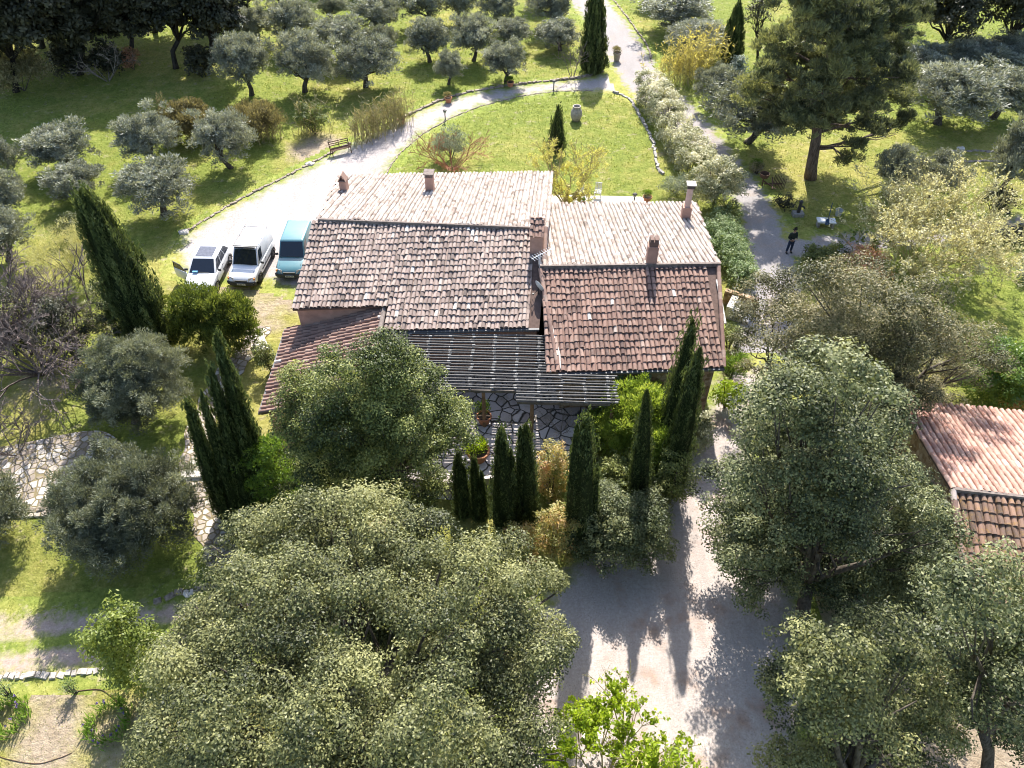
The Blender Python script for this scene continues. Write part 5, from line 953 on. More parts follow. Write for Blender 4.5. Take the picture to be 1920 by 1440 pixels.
mb = MB(); prism_xyz(mb, pts, [SA[2] - .32 * (sF[1] * .95 - .25) - .16] * 2 + [4.14] * 2); sp(mb, 'wall', M['ochre_wall'])
pts = [SA + e3 * .18, SA + e3 * (SL_ - .2), SA + e3 * (SL_ - .2) - w3 * (sBl * .955 - .25), SA + e3 * .18 - w3 * (sBl * .955 - .25)]
mb = MB(); prism_xyz(mb, pts, [4.14] * 2 + [SA[2] - .3 * (sBl * .955 - .25) - .1] * 2); sp(mb, 'wall', M['ochre_wall'])
# porch arch on the shed's left side
a0 = SA + e3 * .1 - w3 * 1.3; a1 = SA - e3 * 2.0 - w3 * 2.2; dA = unit((a1 - a0) * [1, 1, 0]); nA = np.array([-dA[1], dA[0], 0]); mb = MB(); LA = np.linalg.norm((a1 - a0)[:2])
for i in range(12):
    u0, u1 = i / 12 * LA, (i + 1) / 12 * LA; k = (i + .5) / 12; hb = 0. if (k < .16 or k > .84) else 1.1 + 1.0 * math.sqrt(max(0, 1 - ((k - .5) / .36) ** 2)); top = 3.0 - .75 * k
    c = a0 * [1, 1, 0] + dA * (u0 + u1) / 2; mb.box(c + Z3 * (hb + top) / 2, (u1 - u0 + .002, .42, top - hb), math.atan2(dA[1], dA[0]))
sp(mb, 'porch_arch', M['ochre_wall']); mb = MB(); mb.box(a0 * [1, 1, 0] + dA * LA * .5 + Z3 * .55, (LA * .66, .3, 1.0), math.atan2(dA[1], dA[0])); sp(mb, 'porch_ledge', M['white_stone'])
# ---------------------------------------------------------------- vehicles
def paint(name, col):
    t = NT(name); t.b.inputs['Coat Weight'].default_value = .5; t.b.inputs['Coat Roughness'].default_value = .08
    n = t.noise(2.5, 4, .6); return t.fin(t.mix(t.rng(n, .4, .7, 0., .12), col, (.3, .27, .23)), .35, .4)
M['white_paint'] = paint('white_car_paint', (.72, .73, .74)); M['white_paint2'] = paint('white_van_paint', (.76, .77, .78)); M['teal_paint'] = paint('teal_van_paint', (.1, .235, .27))
M['car_glass'] = plain('tinted_glass', (.012, .016, .026), .06, .7, .1, 3); M['tyre'] = plain('tyre_rubber', (.02, .02, .02), .85, .2); M['rim'] = plain('alloy_rim', (.3, .3, .31), .35, .5, .2, 9, .7)
M['black_plastic'] = plain('black_plastic', (.045, .047, .05), .6, .3); M['lamp_glass'] = plain('headlight_glass', (.55, .5, .46), .12, .6); M['amber'] = plain('indicator_amber', (.6, .22, .05), .3, .5); M['sunroof'] = plain('sunroof_glass', (.1, .105, .13), .12, .6); M['plate'] = plain('number_plate', (.6, .6, .58), .4, .3); M['screen_blue'] = plain('blue_sunshade', (.1, .3, .55), .6, .3)
def loft(secs, tint=.5):
    mb = MB(); k = len(secs[0]); v = np.concatenate([np.array(s) for s in secs]); f = [[i * k + j, i * k + (j + 1) % k, (i + 1) * k + (j + 1) % k, (i + 1) * k + j] for i in range(len(secs) - 1) for j in range(k)]
    mb.add(v, f, tint); n = len(v); mb.F.append(np.array([[j for j in range(k)][::-1]])); mb.T.append(np.array([tint])); mb.F.append(np.array([[n - k + j for j in range(k)]])); mb.T.append(np.array([tint])); return mb
def soften(o, w_=.03, s=2):
    m = o.modifiers.new('bevel', 'BEVEL'); m.width = w_; m.segments = s; m.limit_method = 'ANGLE'; m.angle_limit = math.radians(28)
    o.data.polygons.foreach_set('use_smooth', np.ones(len(o.data.polygons), bool)); return o
def car(name, front_px, dirw, L, Wd, Ht, paintm, label, cat, kind):
    fr = G(*front_px, 0.15) * [1, 1, 0]; d = unit(dirw * [1, 1, 0]); ctr = fr - d * L / 2; rz = math.atan2(d[1], d[0]) - PI / 2; r = thing(name, ctr, label, cat, None, rz); h = L / 2; w_ = Wd / 2
    van = kind != 'suv'; belt = .98 if van else .95; hood = .93 if van else .92
    def sec(y, w, zb, zt, tp=.9): return [(-w * .9, y, zb), (w * .9, y, zb), (w, y, zb + .14), (w * 1.0, y, (zb + zt) * .55), (w * .98, y, zt - .1), (w * tp, y, zt), (-w * tp, y, zt), (-w * .98, y, zt - .1), (-w, y, (zb + zt) * .55), (-w, y, zb + .14)]
    wf = h - (1.05 if van else 1.15)              # windscreen foot
    S = [sec(-h, w_ * .9, .38, belt - .08), sec(-h + .12, w_ * .97, .27, belt), sec(-h + .6, w_, .24, belt + .01), sec(0, w_, .22, belt), sec(wf - .15, w_, .22, belt - .01), sec(wf + .2, w_, .24, hood), sec(h - .42, w_ * .98, .26, hood - .1), sec(h - .14, w_ * .93, .27, hood - .2, .86), sec(h, w_ * .84, .34, hood - .34, .8)]
    soften(loft(S).build('body', paintm, r), .03)
    rf = wf - (.62 if van else .85); rr = -h + (.16 if van else .75); bt = -h + (.05 if van else .2); tr = .84 if van else .78; z0 = belt - .03; z1 = Ht
    base = [(-w_ * .95, bt, z0), (w_ * .95, bt, z0), (w_ * .93, wf, z0), (-w_ * .93, wf, z0)]; mid = [(-w_ * tr, rr, z1 - .04), (w_ * tr, rr, z1 - .04), (w_ * (tr - .03), rf, z1 - .04), (-w_ * (tr - .03), rf, z1 - .04)]; top = [(x * .9, y + (.1 if y < 0 else -.1), z1) for x, y, z in mid]
    soften(loft([base, mid, top]).build('roof', paintm, r), .05, 3)
    B_, T_ = np.array(base, float), np.array(mid, float)
    def panel(nm, a, b, c, dd, u0, u1, v0, v1, mat, off=.012, par=None):
        P_ = lambda u, v: (a * (1 - u) + b * u) * (1 - v) + (dd * (1 - u) + c * u) * v
        q = np.array([P_(u0, v0), P_(u1, v0), P_(u1, v1), P_(u0, v1)]); n = unit(np.cross(q[1] - q[0], q[3] - q[0])); cc = q.mean(0); n = n if n @ (cc - np.array([0, 0, .9])) > 0 else -n; q2 = q + n * off; mb = MB(); mb.add(np.concatenate([q - n * .02, q2]), [[4, 5, 6, 7], [7, 6, 5, 4], [0, 1, 5, 4], [1, 2, 6, 5], [2, 3, 7, 6], [3, 0, 4, 7]]); mb.F[0] = mb.F[0][[0, 2, 3, 4, 5]]; mb.T[0] = mb.T[0][:5]; return mb.build(nm, mat, par or r)
    panel('windscreen', B_[2], B_[3], T_[3], T_[2], .05, .95, .06, .93, M['car_glass'])
    panel('rear_window', B_[0], B_[1], T_[1], T_[0], .1, .9, .2, .88, M['car_glass'])
    for a, b, c, dd in ((B_[1], B_[2], T_[2], T_[1]), (B_[3], B_[0], T_[0], T_[3])):
        flip = a[0] < 0; rng_ = ((.74, .95),) if van else ((.05, .3), (.33, .6), (.63, .93))
        for u0, u1 in rng_:
            if flip: u0, u1 = 1 - u1, 1 - u0
            panel('side_window', a, b, c, dd, u0, u1, .18 if van else .1, .82, M['car_glass'])
    for s in (-1, 1):
        for y in (h - .78, -h + .72):
            wy = np.array([s * (w_ - .085), y, .32]); mb = MB(); ax = np.array([1., 0, 0]); pr_ = [(-.1, .24), (-.1, .3), (-.06, .325), (.06, .325), (.1, .3), (.1, .24)]
            th = np.arange(20) * PI / 10; v = [[wy[0] + x, wy[1] + q * math.cos(t_), wy[2] + q * math.sin(t_)] for x, q in pr_ for t_ in th]; mb.add(v, [[i * 20 + j, i * 20 + (j + 1) % 20, (i + 1) * 20 + (j + 1) % 20, (i + 1) * 20 + j] for i in range(5) for j in range(20)]); wh = mb.build('wheel', M['tyre'], r, True)
            mb = MB(); mb.tube([wy + [s * .02, 0, 0], wy + [s * .085, 0, 0]], [.235, .2], 16)
            for k in range(5): t_ = k * 2 * PI / 5; mb.bar(wy + [s * .09, 0, 0], wy + [s * .09, .21 * math.cos(t_), .21 * math.sin(t_)], .06, .03, up=(1, 0, .01))
            mb.build('rim', M['rim'] if kind == 'suv' else M['black_plastic'], wh)
            mb = MB(); a_ = np.linspace(-.15, PI + .15, 9); [mb.bar(wy + [s * .1, .37 * math.cos(p), .37 * math.sin(p)], wy + [s * .1, .37 * math.cos(q), .37 * math.sin(q)], .02, .05, up=(1, 0, .01)) for p, q in zip(a_[:-1], a_[1:])]; mb.build('wheel_arch', M['black_plastic'], r)
        mb = MB(); mb.box((s * (w_ + .1), wf - .28, belt + .06), (.2, .09, .14), s * .2); soften(mb.build('mirror', M['black_plastic'], r), .03)
        mb = MB(); zz = hood - .27; mb.add([[s * w_ * .5, h - .02, zz - .09], [s * w_ * .9, h - .2, zz - .04], [s * w_ * .92, h - .27, zz + .1], [s * w_ * .52, h - .11, zz + .08], [s * w_ * .5, h + .02, zz - .09], [s * w_ * .93, h - .15, zz - .04], [s * w_ * .95, h - .24, zz + .11], [s * w_ * .52, h - .07, zz + .1]], [[4, 5, 6, 7], [3, 2, 6, 7], [0, 1, 5, 4], [1, 2, 6, 5], [0, 3, 7, 4]]); hl = mb.build('headlight', M['lamp_glass'] if kind == 'suv' else M['amber'] if kind == 'van_white' and s > 5 else M['lamp_glass'], r)
        if van: mb = MB(); mb.box((s * w_ * .88, h - .17, zz + .02), (.1, .1, .12), s * -.5); mb.build('indicator', M['amber'], hl)
    mb = MB(); mb.box((0, h - .02, .43), (Wd * .82, .16, .26 if van else .2)); [mb.box((s * w_ * .86, h - .16, .43), (.2, .3, .24), s * -.55) for s in (-1, 1)]; soften(mb.build('bumper', M['black_plastic'], r), .03)
    mb = MB(); mb.box((0, h - .02, hood - .33), (Wd * .42, .09, .09)); mb.build('grille', M['black_plastic'], r)
    mb = MB(); mb.box((0, h + .07, .42), (.5, .02, .11)); pl_ = mb.build('number_plate', M['plate'], r); mb = MB(); [mb.box((x, h + .083, .42), (.035, .006, .06)) for x in (-.17, -.11, -.03, .03, .12, .18)]; mb.build('plate_marks', M['black_plastic'], pl_)
    mb = MB(); mb.bar((-.45, wf - .02, belt + .03), (.35, wf - .05, belt + .05), .025, .02); mb.build('wiper', M['black_plastic'], r)
    if kind == 'suv':
        mb = MB(); mb.box((0, (rf + rr) / 2 + .1, z1 + .006), (w_ * 1.15, (rf - rr) * .72, .012)); mb.build('sunroof', M['sunroof'], r)
        mb = MB(); mb.bar((w_ + .012, -.9, .5), (w_ + .012, .9, .5), .04, .16); mb.bar((-w_ - .012, -.9, .5), (-w_ - .012, -.1, .5), .04, .16); mb.build('side_trim', M['black_plastic'], r)
        mb = MB(); mb.box((.38, wf - .05, belt + .07), (.3, .12, .06)); mb.build('sunshade', M['screen_blue'], r)
        hx, hy = w_ - .0, wf - .02; an = 1.05                      # driver's door, swung open
        D = lambda l, z, o=0.: (-(hx) - math.sin(an) * l + o * math.cos(an) * 0, hy - math.cos(an) * l, z)
        sx = 1. 
        def dp(l, z, t_=0.): 
            u = np.array([math.sin(an), -math.cos(an), 0]); nn = np.array([math.cos(an), math.sin(an), 0]); p = np.array([hx, hy, z]) + u * l + nn * t_; return p
        mb = MB(); sh_ = [(0, .34), (1.0, .34), (1.08, .6), (1.05, .98), (0, .96)]; v = [dp(l, z, -.04) for l, z in sh_] + [dp(l, z, .04) for l, z in sh_]; mb.add(v, [[i, (i + 1) % 5, 5 + (i + 1) % 5, 5 + i] for i in range(5)]); mb.F += [np.array([[4, 3, 2, 1, 0]]), np.array([[5, 6, 7, 8, 9]])]; mb.T += [np.array([.5])] * 2; dr = soften(mb.build('door', paintm, r), .02); dr['label'] = 'open front door'
        mb = MB(); fr_ = [(.05, .98), (.42, 1.38), (.95, 1.42), (1.03, .98)]; [mb.bar(dp(*fr_[i]), dp(*fr_[i + 1]), .04, .04) for i in range(3)]; mb.build('window_frame', M['black_plastic'], dr)
        mb = MB(); v = [dp(l, z, -.006) for l, z in fr_] + [dp(l, z, .006) for l, z in fr_]; mb.add(v, [[0, 1, 2, 3], [7, 6, 5, 4]]); mb.build('window', M['car_glass'], dr)
    if kind == 'van_white':
        mb = MB(); ys = [rf - .1, (rf + rr) / 2, rr + .15]
        mb.box((0, rf - .02, z1 + .1), (Wd * .82, .1, .05))
        for y in ys: mb.tube([(-w_ * .78, y, z1 + .09), (w_ * .78, y, z1 + .09)], .02, 6)
        for s in (-1, 1):
            mb.tube([(s * w_ * .78, rf, z1 + .12), (s * w_ * .78, rr, z1 + .12)], .018, 6)
            for y in ys: mb.tube([(s * w_ * .76, y, z1 - .08), (s * w_ * .78, y, z1 + .12)], .018, 5)
        mb.build('roof_rack', M['rim'], r); mb = MB(); mb.bar((-w_ * .7, rf + .06, z1 + .005), (w_ * .7, rf + .06, z1 + .005), .14, .03); mb.build('sun_strip', M['car_glass'], r)
    for s in (-1, 1):
        mb = MB(); [mb.bar((s * (w_ + .003), y, .34), (s * (w_ + .003), y, belt - .04), .012, .02) for y in (wf - .22, wf - 1.25, -h + 1.2)]; mb.bar((s * (w_ + .003), wf - 1.2, belt - .14), (s * (w_ + .003), wf - 1.05, belt - .14), .02, .035); mb.build('door_seams', M['black_plastic'], r)
        mb = MB(); mb.bar((s * w_ * .78, wf + .12, hood + .0), (s * w_ * .72, h - .42, hood - .095), .014, .012); mb.build('hood_seam', M['black_plastic'], r)
    if van:
        for s in (-1, 1): mb = MB(); mb.bar((s * (w_ + .005), -h + .4, .55), (s * (w_ + .005), wf - .3, .55), .03, .09); mb.build('side_trim', M['black_plastic'], r)
    return r
car('parked_car', (374, 556), G(405, 547) - G(428, 498), 4.1, 1.76, 1.5, M['white_paint'], 'white compact car with dark sunroof and its front door standing open', 'car', 'suv')
car('parked_van', (455, 539), G(481, 534) - G(501, 495), 4.0, 1.72, 1.82, M['white_paint2'], 'white panel van with a roof rack between the open car and the teal van', 'van', 'van_white')
car('parked_van', (545, 524), G(533, 470, 1.8) - G(547, 434, 1.8), 4.0, 1.7, 1.8, M['teal_paint'], 'teal blue panel van partly hidden by the main roof', 'van', 'van_teal')
# ---------------------------------------------------------------- the standing man
M['skin'] = plain('skin', (.42, .26, .19), .6, .3, .1, 20); M['jacket'] = plain('dark_green_jacket', (.03, .035, .028), .85, .2, .3, 30); M['jeans'] = plain('blue_jeans', (.035, .05, .09), .85, .2, .3, 30); M['hair'] = plain('dark_hair', (.025, .02, .016), .6, .3, .3, 40); M['shoe'] = plain('dark_shoe', (.03, .028, .026), .7, .3)
def skinned(name, verts, edges, rad, mat, parent, root=0, lev=2):
    me = bpy.data.meshes.new(name); me.from_pydata([tuple(map(float, v)) for v in verts], edges, []); o = bpy.data.objects.new(name, me); COL.objects.link(o); o.parent = parent
    o.modifiers.new('skin', 'SKIN'); me.skin_vertices.new() if not me.skin_vertices else None
    for i, r in enumerate(rad): me.skin_vertices[0].data[i].radius = (r, r) if not isinstance(r, tuple) else r
    me.skin_vertices[0].data[root].use_root = True; o.modifiers['skin'].use_smooth_shade = True; s = o.modifiers.new('sub', 'SUBSURF'); s.levels = lev; s.render_levels = lev; me.materials.append(mat); return o
pm = G(1478, 474); pe = thing('person', pm, 'man in dark jacket and jeans standing on the lane, both hands at his belly', 'person', rz=math.radians(16))
V_ = [(0, 0, .95), (0, .01, 1.15), (0, .0, 1.35), (0, .01, 1.47), (0, -.01, 1.56), (0, -.02, 1.66), (0, -.01, 1.75)]; E_ = [(i, i + 1) for i in range(6)]; R_ = [(.15, .11), (.145, .105), (.15, .105), (.07, .06), (.055, .055), (.085, .095), (.06, .07)]
hands = {}
for s in (-1, 1):
    b = len(V_); V_ += [(s * .1, 0, .88), (s * .12, -.02 * s, .48), (s * .15, .03, .09), (s * .16, -.1, .05)]; E_ += [(0, b), (b, b + 1), (b + 1, b + 2), (b + 2, b + 3)]; R_ += [.095, .06, .045, .04]
    b = len(V_); V_ += [(s * .18, .01, 1.41), (s * .27, .03, 1.15), (s * .13, -.2, 1.1), (s * .07, -.26, 1.11)]; E_ += [(2, b), (b, b + 1), (b + 1, b + 2), (b + 2, b + 3)]; R_ += [.065, .045, .034, .036]
    for k in range(5):
        q = len(V_); o_ = (k - 2) * .018; ln_ = (.05, .065, .07, .062, .045)[k] if k else .05
        V_ += [(s * (.06 - .005 * k), -.28 + (.03 if k == 0 else 0), 1.12 + (.03 if k == 0 else -o_ * .9)), (s * (.06 - ln_ * .75), -.295 + (.02 if k == 0 else 0), 1.115 + (.035 if k == 0 else -o_))]; E_ += [(b + 3, q), (q, q + 1)]; R_ += [.01, .008]
skinned('body', V_, E_, R_, M['skin'], pe)
jv = [(0, 0, .9), (0, .01, 1.12), (0, 0, 1.36), (0, .01, 1.46)]; je = [(0, 1), (1, 2), (2, 3)]; jr = [(.19, .145), (.18, .135), (.19, .135), (.085, .08)]
for s in (-1, 1): b = len(jv); jv += [(s * .19, .01, 1.42), (s * .285, .035, 1.15), (s * .155, -.18, 1.1)]; je += [(2, b), (b, b + 1), (b + 1, b + 2)]; jr += [.09, .068, .052]
skinned('jacket', jv, je, jr, M['jacket'], pe)
tv = [(0, 0, .98)]; te = []; tr_ = [(.16, .125)]
for s in (-1, 1): b = len(tv); tv += [(s * .1, 0, .86), (s * .12, -.02 * s, .48), (s * .15, .025, .1)]; te += [(0, b), (b, b + 1), (b + 1, b + 2)]; tr_ += [.115, .082, .07]
skinned('trousers', tv, te, tr_, M['jeans'], pe)
for s in (-1, 1): skinned('shoe', [(s * .15, .06, .06), (s * .16, -.06, .055), (s * .17, -.16, .045)], [(0, 1), (1, 2)], [.055, .06, .045], M['shoe'], pe, 0, 1)
skinned('hair', [(0, .045, 1.66), (0, .03, 1.74), (0, -.03, 1.785)], [(0, 1), (1, 2)], [(.085, .075), (.095, .09), (.07, .06)], M['hair'], pe, 1, 1)
mb = MB(); mb.tube([(0, -.1, 1.665), (0, -.135, 1.645)], [.02, .014], 6); mb.build('nose', M['skin'], pe)
for s in (-1, 1): mb = MB(); mb.box((s * .035, -.108, 1.685), (.028, .012, .014)); mb.build('eye', M['hair'], pe); mb = MB(); mb.tube([(s * .088, -.01, 1.65), (s * .1, 0, 1.68)], .018, 6); mb.build('ear', M['skin'], pe)
mb = MB(); mb.box((0, -.106, 1.61), (.05, .01, .012)); mb.build('mouth', M['redtwig'], pe)
rc = thing('remote_control', np.array(pm) + np.array([math.sin(math.radians(16)) * .3, -math.cos(math.radians(16)) * .3, 1.11]), 'small grey hand controller held by the standing man', 'controller', rz=math.radians(16)); mb = MB(); mb.box((0, 0, 0), (.13, .07, .035)); soften(mb.build('casing', M['rim'], rc), .01); mb = MB(); [mb.tube([(s * .04, 0, .015), (s * .04, 0, .045)], .008, 6) for s in (-1, 1)]; mb.build('sticks', M['black_plastic'], rc)
# ---------------------------------------------------------------- pots, urn, lamps, furniture
M['terracotta'] = plain('terracotta', (.45, .2, .11), .8, .2, .25, 6); M['stoneware'] = plain('stoneware', (.34, .3, .26), .85, .2, .25, 6); M['soil'] = plain('soil', (.06, .045, .035), .95, .1); M['rust'] = plain('rusty_iron', (.1, .055, .035), .8, .3, .4, 14); M['white_metal'] = plain('white_metal', (.72, .72, .7), .5, .3, .08); M['white_plastic'] = plain('white_plastic', (.45, .46, .45), .5, .3); M['blue_tool'] = plain('blue_plastic', (.03, .07, .14), .5, .3)
def pot(px_, py_, r_, h_, mat, label, plant=None, z=0., seed=1, ph=.4):
    b = G(px_, py_, z); r = thing('flower_pot' if mat == 'terracotta' else 'stone_pot', b, label, 'pot'); mb = MB(); mb.lathe([(.01, 0), (r_ * .66, 0), (r_ * .9, h_ * .8), (r_ * 1.06, h_ * .82), (r_ * 1.06, h_), (r_ * .9, h_), (r_ * .86, h_ * .86)], seg=18); mb.build('vessel', M[mat], r, False)
    mb = MB(); mb.lathe([(r_ * .86, h_ * .86), (.005, h_ * .88)], seg=18); mb.build('soil', M['soil'], r)
    if plant:
        g = np.random.default_rng(seed); k = 5; C = np.array([0, 0, h_ + ph * .4]) + g.normal(0, 1, (k, 3)) * [r_ * .5, r_ * .5, ph * .25]; clump_leaves(MB(), C, np.full(k, r_ * .75), 1800, .09, .04, np.full(k, .5), g, .6, mode='out').build('plant', M[plant], r)
    return r
pot(841, 192, .3, .42, 'terracotta', 'terracotta pot on the outer kerb at the bend of the drive', 'reed'); pot(957, 162, .3, .4, 'terracotta', 'terracotta pot with green plant below the young spreading olive', 'fresh'); pot(753, 232, .28, .36, 'terracotta', 'reddish pot at the right end of the reed stand', 'reed')
pot(1156, 114, .35, .75, 'stoneware', 'tall stone planter beside the lane near the big round cypress', 'reed'); pot(908, 792, .34, .48, 'terracotta', 'orange terracotta pot with a leafy plant beside the pergola post', 'fresh', PAT, ph=.9); pot(897, 860, .5, .6, 'terracotta', 'large terracotta bowl with a yellowing plant behind the short cypresses', 'lime', PAT)
pot(1094, 386, .16, .26, 'terracotta', 'small terracotta pot behind the house near the white chairs', 'fresh', .05); pot(1108, 386, .14, .22, 'stoneware', 'small grey pot next to the small terracotta one behind the house', 'fresh', .05); pot(1213, 378, .3, .4, 'terracotta', 'terracotta pot at the end of the rear terrace', 'fresh', .05); pot(1418, 322, .38, .42, 'stoneware', 'low stone planter in the grass beside the lane before the pine', 'fresh')
b = G(1080, 226); u_ = thing('stone_urn', b, 'big grey earthenware jar standing alone on the bright lawn', 'urn'); mb = MB(); mb.lathe([(.01, 0), (.3, 0), (.4, .25), (.46, .5), (.42, .8), (.3, 1.0), (.27, 1.06), (.33, 1.12), (.33, 1.18), (.25, 1.18), (.22, 1.0)], seg=22); mb.build('jar', M['stoneware'], u_, True); mb = MB(); mb.lathe([(.23, 1.02), (.005, 1.0)], seg=18); mb.build('dark_mouth', M['soil'], u_)
for px_, py_, lb in ((835, 226, 'short dark lamp post on the lawn edge at the bend of the drive'), (1038, 170, 'short dark lamp post on the lawn edge at the top of the lawn'), (1188, 384, 'slim metal lamp post on the terrace behind the right wing')):
    r = thing('garden_lamp', G(px_, py_), lb, 'lamp post'); mb = MB(); mb.tube([(0, 0, 0), (0, 0, .62)], .045, 8); mb.lathe([(.1, 0), (.1, .05), (.05, .06)], seg=10); mb.build('post', M['dark_iron'], r); mb = MB(); mb.lathe([(.05, .6), (.11, .64), (.12, .78), (.06, .8)], seg=10); mb.build('lamp_head', M['white_plastic'], r); mb = MB(); mb.lathe([(.17, .8), (.12, .86), (.005, .9)], seg=10); mb.build('cap', M['dark_iron'], r)
def chair(px_, py_, rz, label):
    r = thing('garden_chair', G(px_, py_, .05), label, 'chair', rz=rz)
    mb = MB(); [mb.box((x, 0, .45), (.075, .46, .025)) for x in np.linspace(-.19, .19, 5)]; mb.box((0, -.2, .43), (.46, .04, .03)); mb.box((0, .2, .43), (.46, .04, .03)); mb.build('seat', M['white_metal'], r); mb = MB(); [mb.bar((x, .22, .5), (x, .34, .95), .06, .02) for x in np.linspace(-.18, .18, 5)]; mb.bar((-.23, .335, .93), (.23, .335, .93), .04, .04); mb.bar((-.23, .24, .55), (.23, .24, .55), .04, .04); mb.build('backrest', M['white_metal'], r)
    for x in (-.21, .21):
        for y in (-.2, .22): mb = MB(); mb.tube([(x, y, 0), (x, y, .44)], .018, 6); mb.build('leg', M['white_metal'], r)
chair(1091, 374, .3, 'white slatted garden chair nearest the budding tree behind the house'); chair(1120, 370, -.2, 'white slatted garden chair right of the other, at the lawn edge')
r = thing('iron_bench', G(640, 288), 'rusty iron garden bench on bare soil above the drive kerb', 'bench', rz=math.radians(28)); mb = MB(); [mb.box((0, y, .45), (1.5, .07, .03)) for y in (-.2, -.1, 0, .1, .2)]; mb.build('seat', M['rust'], r); mb = MB(); [mb.bar((-.75, .24 + z * .15, z), (.75, .24 + z * .15, z), .03, .05) for z in (.6, .74, .88)]; [mb.bar((x, .26, .45), (x, .4, .92), .05, .03) for x in (-.72, 0, .72)]; mb.build('backrest', M['rust'], r)
for s in (-1, 1): mb = MB(); mb.tube([(s * .7, -.25, 0), (s * .7, -.22, .66), (s * .7, .2, .66), (s * .7, .3, .45), (s * .7, .3, 0)], .03, 6); mb.build('leg', M['rust'], r)
def rock(px_, py_, s, label, seed, name='white_rock'):
    g = np.random.default_rng(seed); mb = MB(); n = 12; th = np.arange(n) * 2 * PI / n; rr = s * g.uniform(.75, 1.15, n); prof = [(1., -.02), (.95, .14), (.6, .24), (.02, .27)]
    v = [[rr[j] * k * math.cos(th[j]), rr[j] * .75 * k * math.sin(th[j]), z * s * 1.6 + (g.normal(0, .012) if z > .1 else 0)] for k, z in prof for j in range(n)]; mb.add(v, [[i * n + j, i * n + (j + 1) % n, (i + 1) * n + (j + 1) % n, (i + 1) * n + j] for i in range(3) for j in range(n)]); o = mb.build(name, M['white_stone'], loc=[float(q) for q in G(px_, py_)]); tag(o, label, 'rock')
rock(581, 308, .36, 'flat white stone on the bare soil left of the iron bench', 1); rock(1802, 279, .34, 'white stone in a tuft of grass on the right lawn', 2); rock(345, 436, .4, 'pale end stone of the lawn kerb at the parking corner', 3); rock(1110, 1386, .4, 'pale rock under the lime leafing tree at the court edge', 4); rock(352, 1112, .28, 'white boulder by the huge holm oak beside the near olive', 5)
# stone bench by the path, rear: sculpture, pump, slab, bucket
r = thing('stone_bench', G(492, 655), 'white-topped stone bench beside the rubble path by the juniper', 'bench', rz=math.radians(-62)); mb = MB(); mb.box((0, 0, .2), (1.5, .5, .44)); mb.build('base', M['ochre_wall'], r); mb = MB(); [mb.box((x, 0, .46), (.7, .62, .08)) for x in (-.38, .38)]; mb.build('seat', M['white_stone'], r)
r = thing('rusty_harrow', G(1447, 352), 'rusty old farm implement with tines beside the lane under the pine', 'farm implement', rz=.5); mb = MB(); mb.bar((-.5, -.5, .3), (.5, .6, .35), .08, .08); mb.bar((-.5, .3, .3), (.6, -.3, .3), .08, .08); mb.bar((-.3, -.6, .3), (-.4, .6, .4), .06, .06); mb.build('frame', M['rust'], r); mb = MB(); [mb.tube([(x, y, 0), (x + .05, y, .75)], .022, 5) for x in (.3, .45, .6) for y in (-.5, -.25, 0, .25)]; mb.build('tines', M['rust'], r)
mb = MB(); mb.lathe([(.02, .62), (.28, .7), (.34, .98), (.3, .99), (.24, .72), (.02, .66)], (-.45, .5, 0), 12); mb.tube([(-.45, .5, 0), (-.45, .5, .64)], .05, 6); mb.build('hopper', M['rust'], r)
r = thing('water_pump', G(1495, 404), 'dark grey hand pump on a stone foot in the pine shade', 'pump'); mb = MB(); mb.box((0, 0, .12), (.7, .5, .24)); mb.build('foot', M['grey_stone'], r); mb = MB(); mb.tube([(0, 0, .2), (0, 0, 1.0)], [.12, .1], 10); mb.tube([(0, 0, .75), (.25, -.1, .7), (.3, -.12, .6)], .05, 7); mb.lathe([(.13, .98), (.13, 1.05), (.03, 1.16)], seg=10); mb.build('barrel', M['dark_iron'], r); mb = MB(); mb.tube([(0, 0, 1.05), (-.3, .05, 1.1), (-.42, .08, .55)], .025, 6); mb.build('handle', M['dark_iron'], r)
r = thing('slab_table', G(1546, 424), 'low white slab table beside the side track with a tool leaning on it', 'table', rz=-.12); mb = MB(); mb.box((0, 0, .42), (1.15, .62, .08)); mb.build('table_top', M['white_metal'], r); mb = MB(); mb.box((0, -.0, .385), (1.0, .5, .02)); mb.build('apron', M['grey_stone'], r)
for x in (-.45, .45): mb = MB(); mb.box((x, 0, .19), (.14, .48, .37)); mb.build('leg', M['grey_stone'], r)
r = thing('garden_shovel', G(1550, 420, .462), 'dark blue long-handled tool standing on the white slab table', 'tool'); mb = MB(); mb.tube([(0, 0, .3), (.16, .5, 1.25)], .022, 7); mb.build('handle', M['blue_tool'], r); mb = MB(); mb.quadslab([(-.14, -.12, .02), (.14, -.12, .02), (.12, .12, .32), (-.1, .12, .32)], .02); mb.build('blade', M['blue_tool'], r)
r = thing('white_bucket', G(1571, 404), 'pale bucket on the grass behind the white slab table', 'bucket'); mb = MB(); mb.lathe([(.01, 0), (.17, 0), (.24, .42), (.26, .43), (.24, .45), (.21, .42), (.16, .05), (.01, .04)], seg=18); mb.build('pail', M['white_plastic'], r); mb = MB(); mb.tube([(-.24, 0, .4), (-.2, .2, .36), (0, .27, .35), (.2, .2, .36), (.24, 0, .4)], .01, 5); mb.build('handle', M['dark_iron'], r)
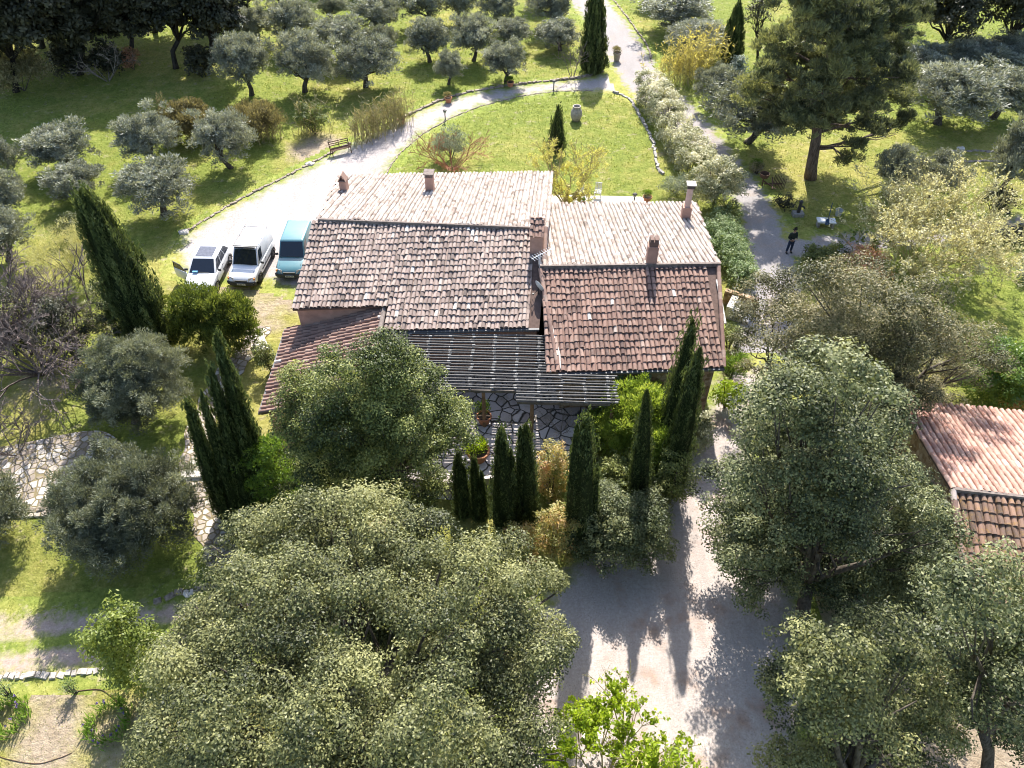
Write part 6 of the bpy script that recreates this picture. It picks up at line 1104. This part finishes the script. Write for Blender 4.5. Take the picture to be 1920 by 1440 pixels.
# stairs and stakes beside the right wing
r = thing('garden_stairs', G(1378, 590), 'pale stone steps and low wall beside the right wing corner', 'stairs', rz=math.radians(-28)); 
for k in range(4): mb = MB(); mb.box((.3 + k * .34 - .6, 0, .42 - k * .1), (.36, 1.15, .84 - .2 * k)); mb.build('step', M['white_stone'], r)
mb = MB(); mb.box((0, .75, .45), (1.9, .3, .95)); mb.build('side_wall', M['ochre_wall'], r)
r = thing('wire_trellis', G(1372, 480), 'row of thin stakes with wires over the groundcover bed', 'trellis'); mb = MB(); pts = [G(x, y) - G(1372, 480) for x, y in ((1338, 425), (1348, 455), (1358, 485), (1368, 515), (1378, 545))]; [mb.tube([p, p + [0, 0, 1.0]], .018, 5) for p in pts]; mb.build('stakes', M['white_metal'], r); mb = MB(); [mb.tube([p + [0, 0, z] for p in pts], .008, 4) for z in (.4, .7, .95)]; mb.build('wires', M['zinc'], r)
# aerial and dish on the main roof edge
b = G(1012, 500, 5.6); r = thing('tv_aerial', b, 'white comb-shaped television aerial at the joint of the two roofs', 'aerial'); mb = MB(); mb.tube([(0, 0, -1.2), (0, 0, .75)], .025, 6); mb.build('mast', M['white_metal'], r); mb = MB(); d = unit(np.array([.8, .55, .1])); sd = unit(np.cross(d, [0, 0, 1])); mb.tube([np.array([0, 0, .7]) - d * .5, np.array([0, 0, .7]) + d * .7], .018, 5); [mb.tube([np.array([0, 0, .7]) + d * k - sd * .22, np.array([0, 0, .7]) + d * k + sd * .22], .012, 4) for k in np.linspace(-.45, .65, 9)]; mb.build('boom', M['white_metal'], r)
b = G(1009, 545, 5.1); r = thing('satellite_dish', b, 'pale grey satellite dish at the right edge of the main roof', 'satellite dish'); mb = MB(); mb.lathe([(.02, 0), (.16, .02), (.27, .06), (.33, .1), (.32, .11), (.16, .035), (.02, .012)], seg=20); o = mb.build('dish', M['white_plastic'], r); o.rotation_euler = (math.radians(70), 0, math.radians(125)); o.location = (0, 0, .2); mb = MB(); mb.tube([(0, .05, -.75), (0, .05, .1), (0, 0, .2)], .025, 6); mb.build('bracket', M['dark_iron'], r); mb = MB(); mb.tube([(0, -.0, .05), (-.25, -.35, .05)], .015, 5); mb.box((-.25, -.36, .08), (.07, .09, .07)); mb.build('arm', M['dark_iron'], r)
def hose(pts, label, mat, rr=.018):
    L = spline(np.array([[*G(x, y)[:2], .02] for x, y in pts]), 8); mb = MB(); mb.tube(L, rr, 5); tag(mb.build('garden_hose', M[mat]), label, 'hose')
hose([(-20, 1412), (20, 1425), (70, 1432), (110, 1422), (135, 1412)], 'dark hose curving over the dry grass in the bottom left corner', 'rust', .012); hose([(145, 1296), (185, 1293), (205, 1303), (222, 1318)], 'thin brown hose beside the small tufted plant', 'rust')
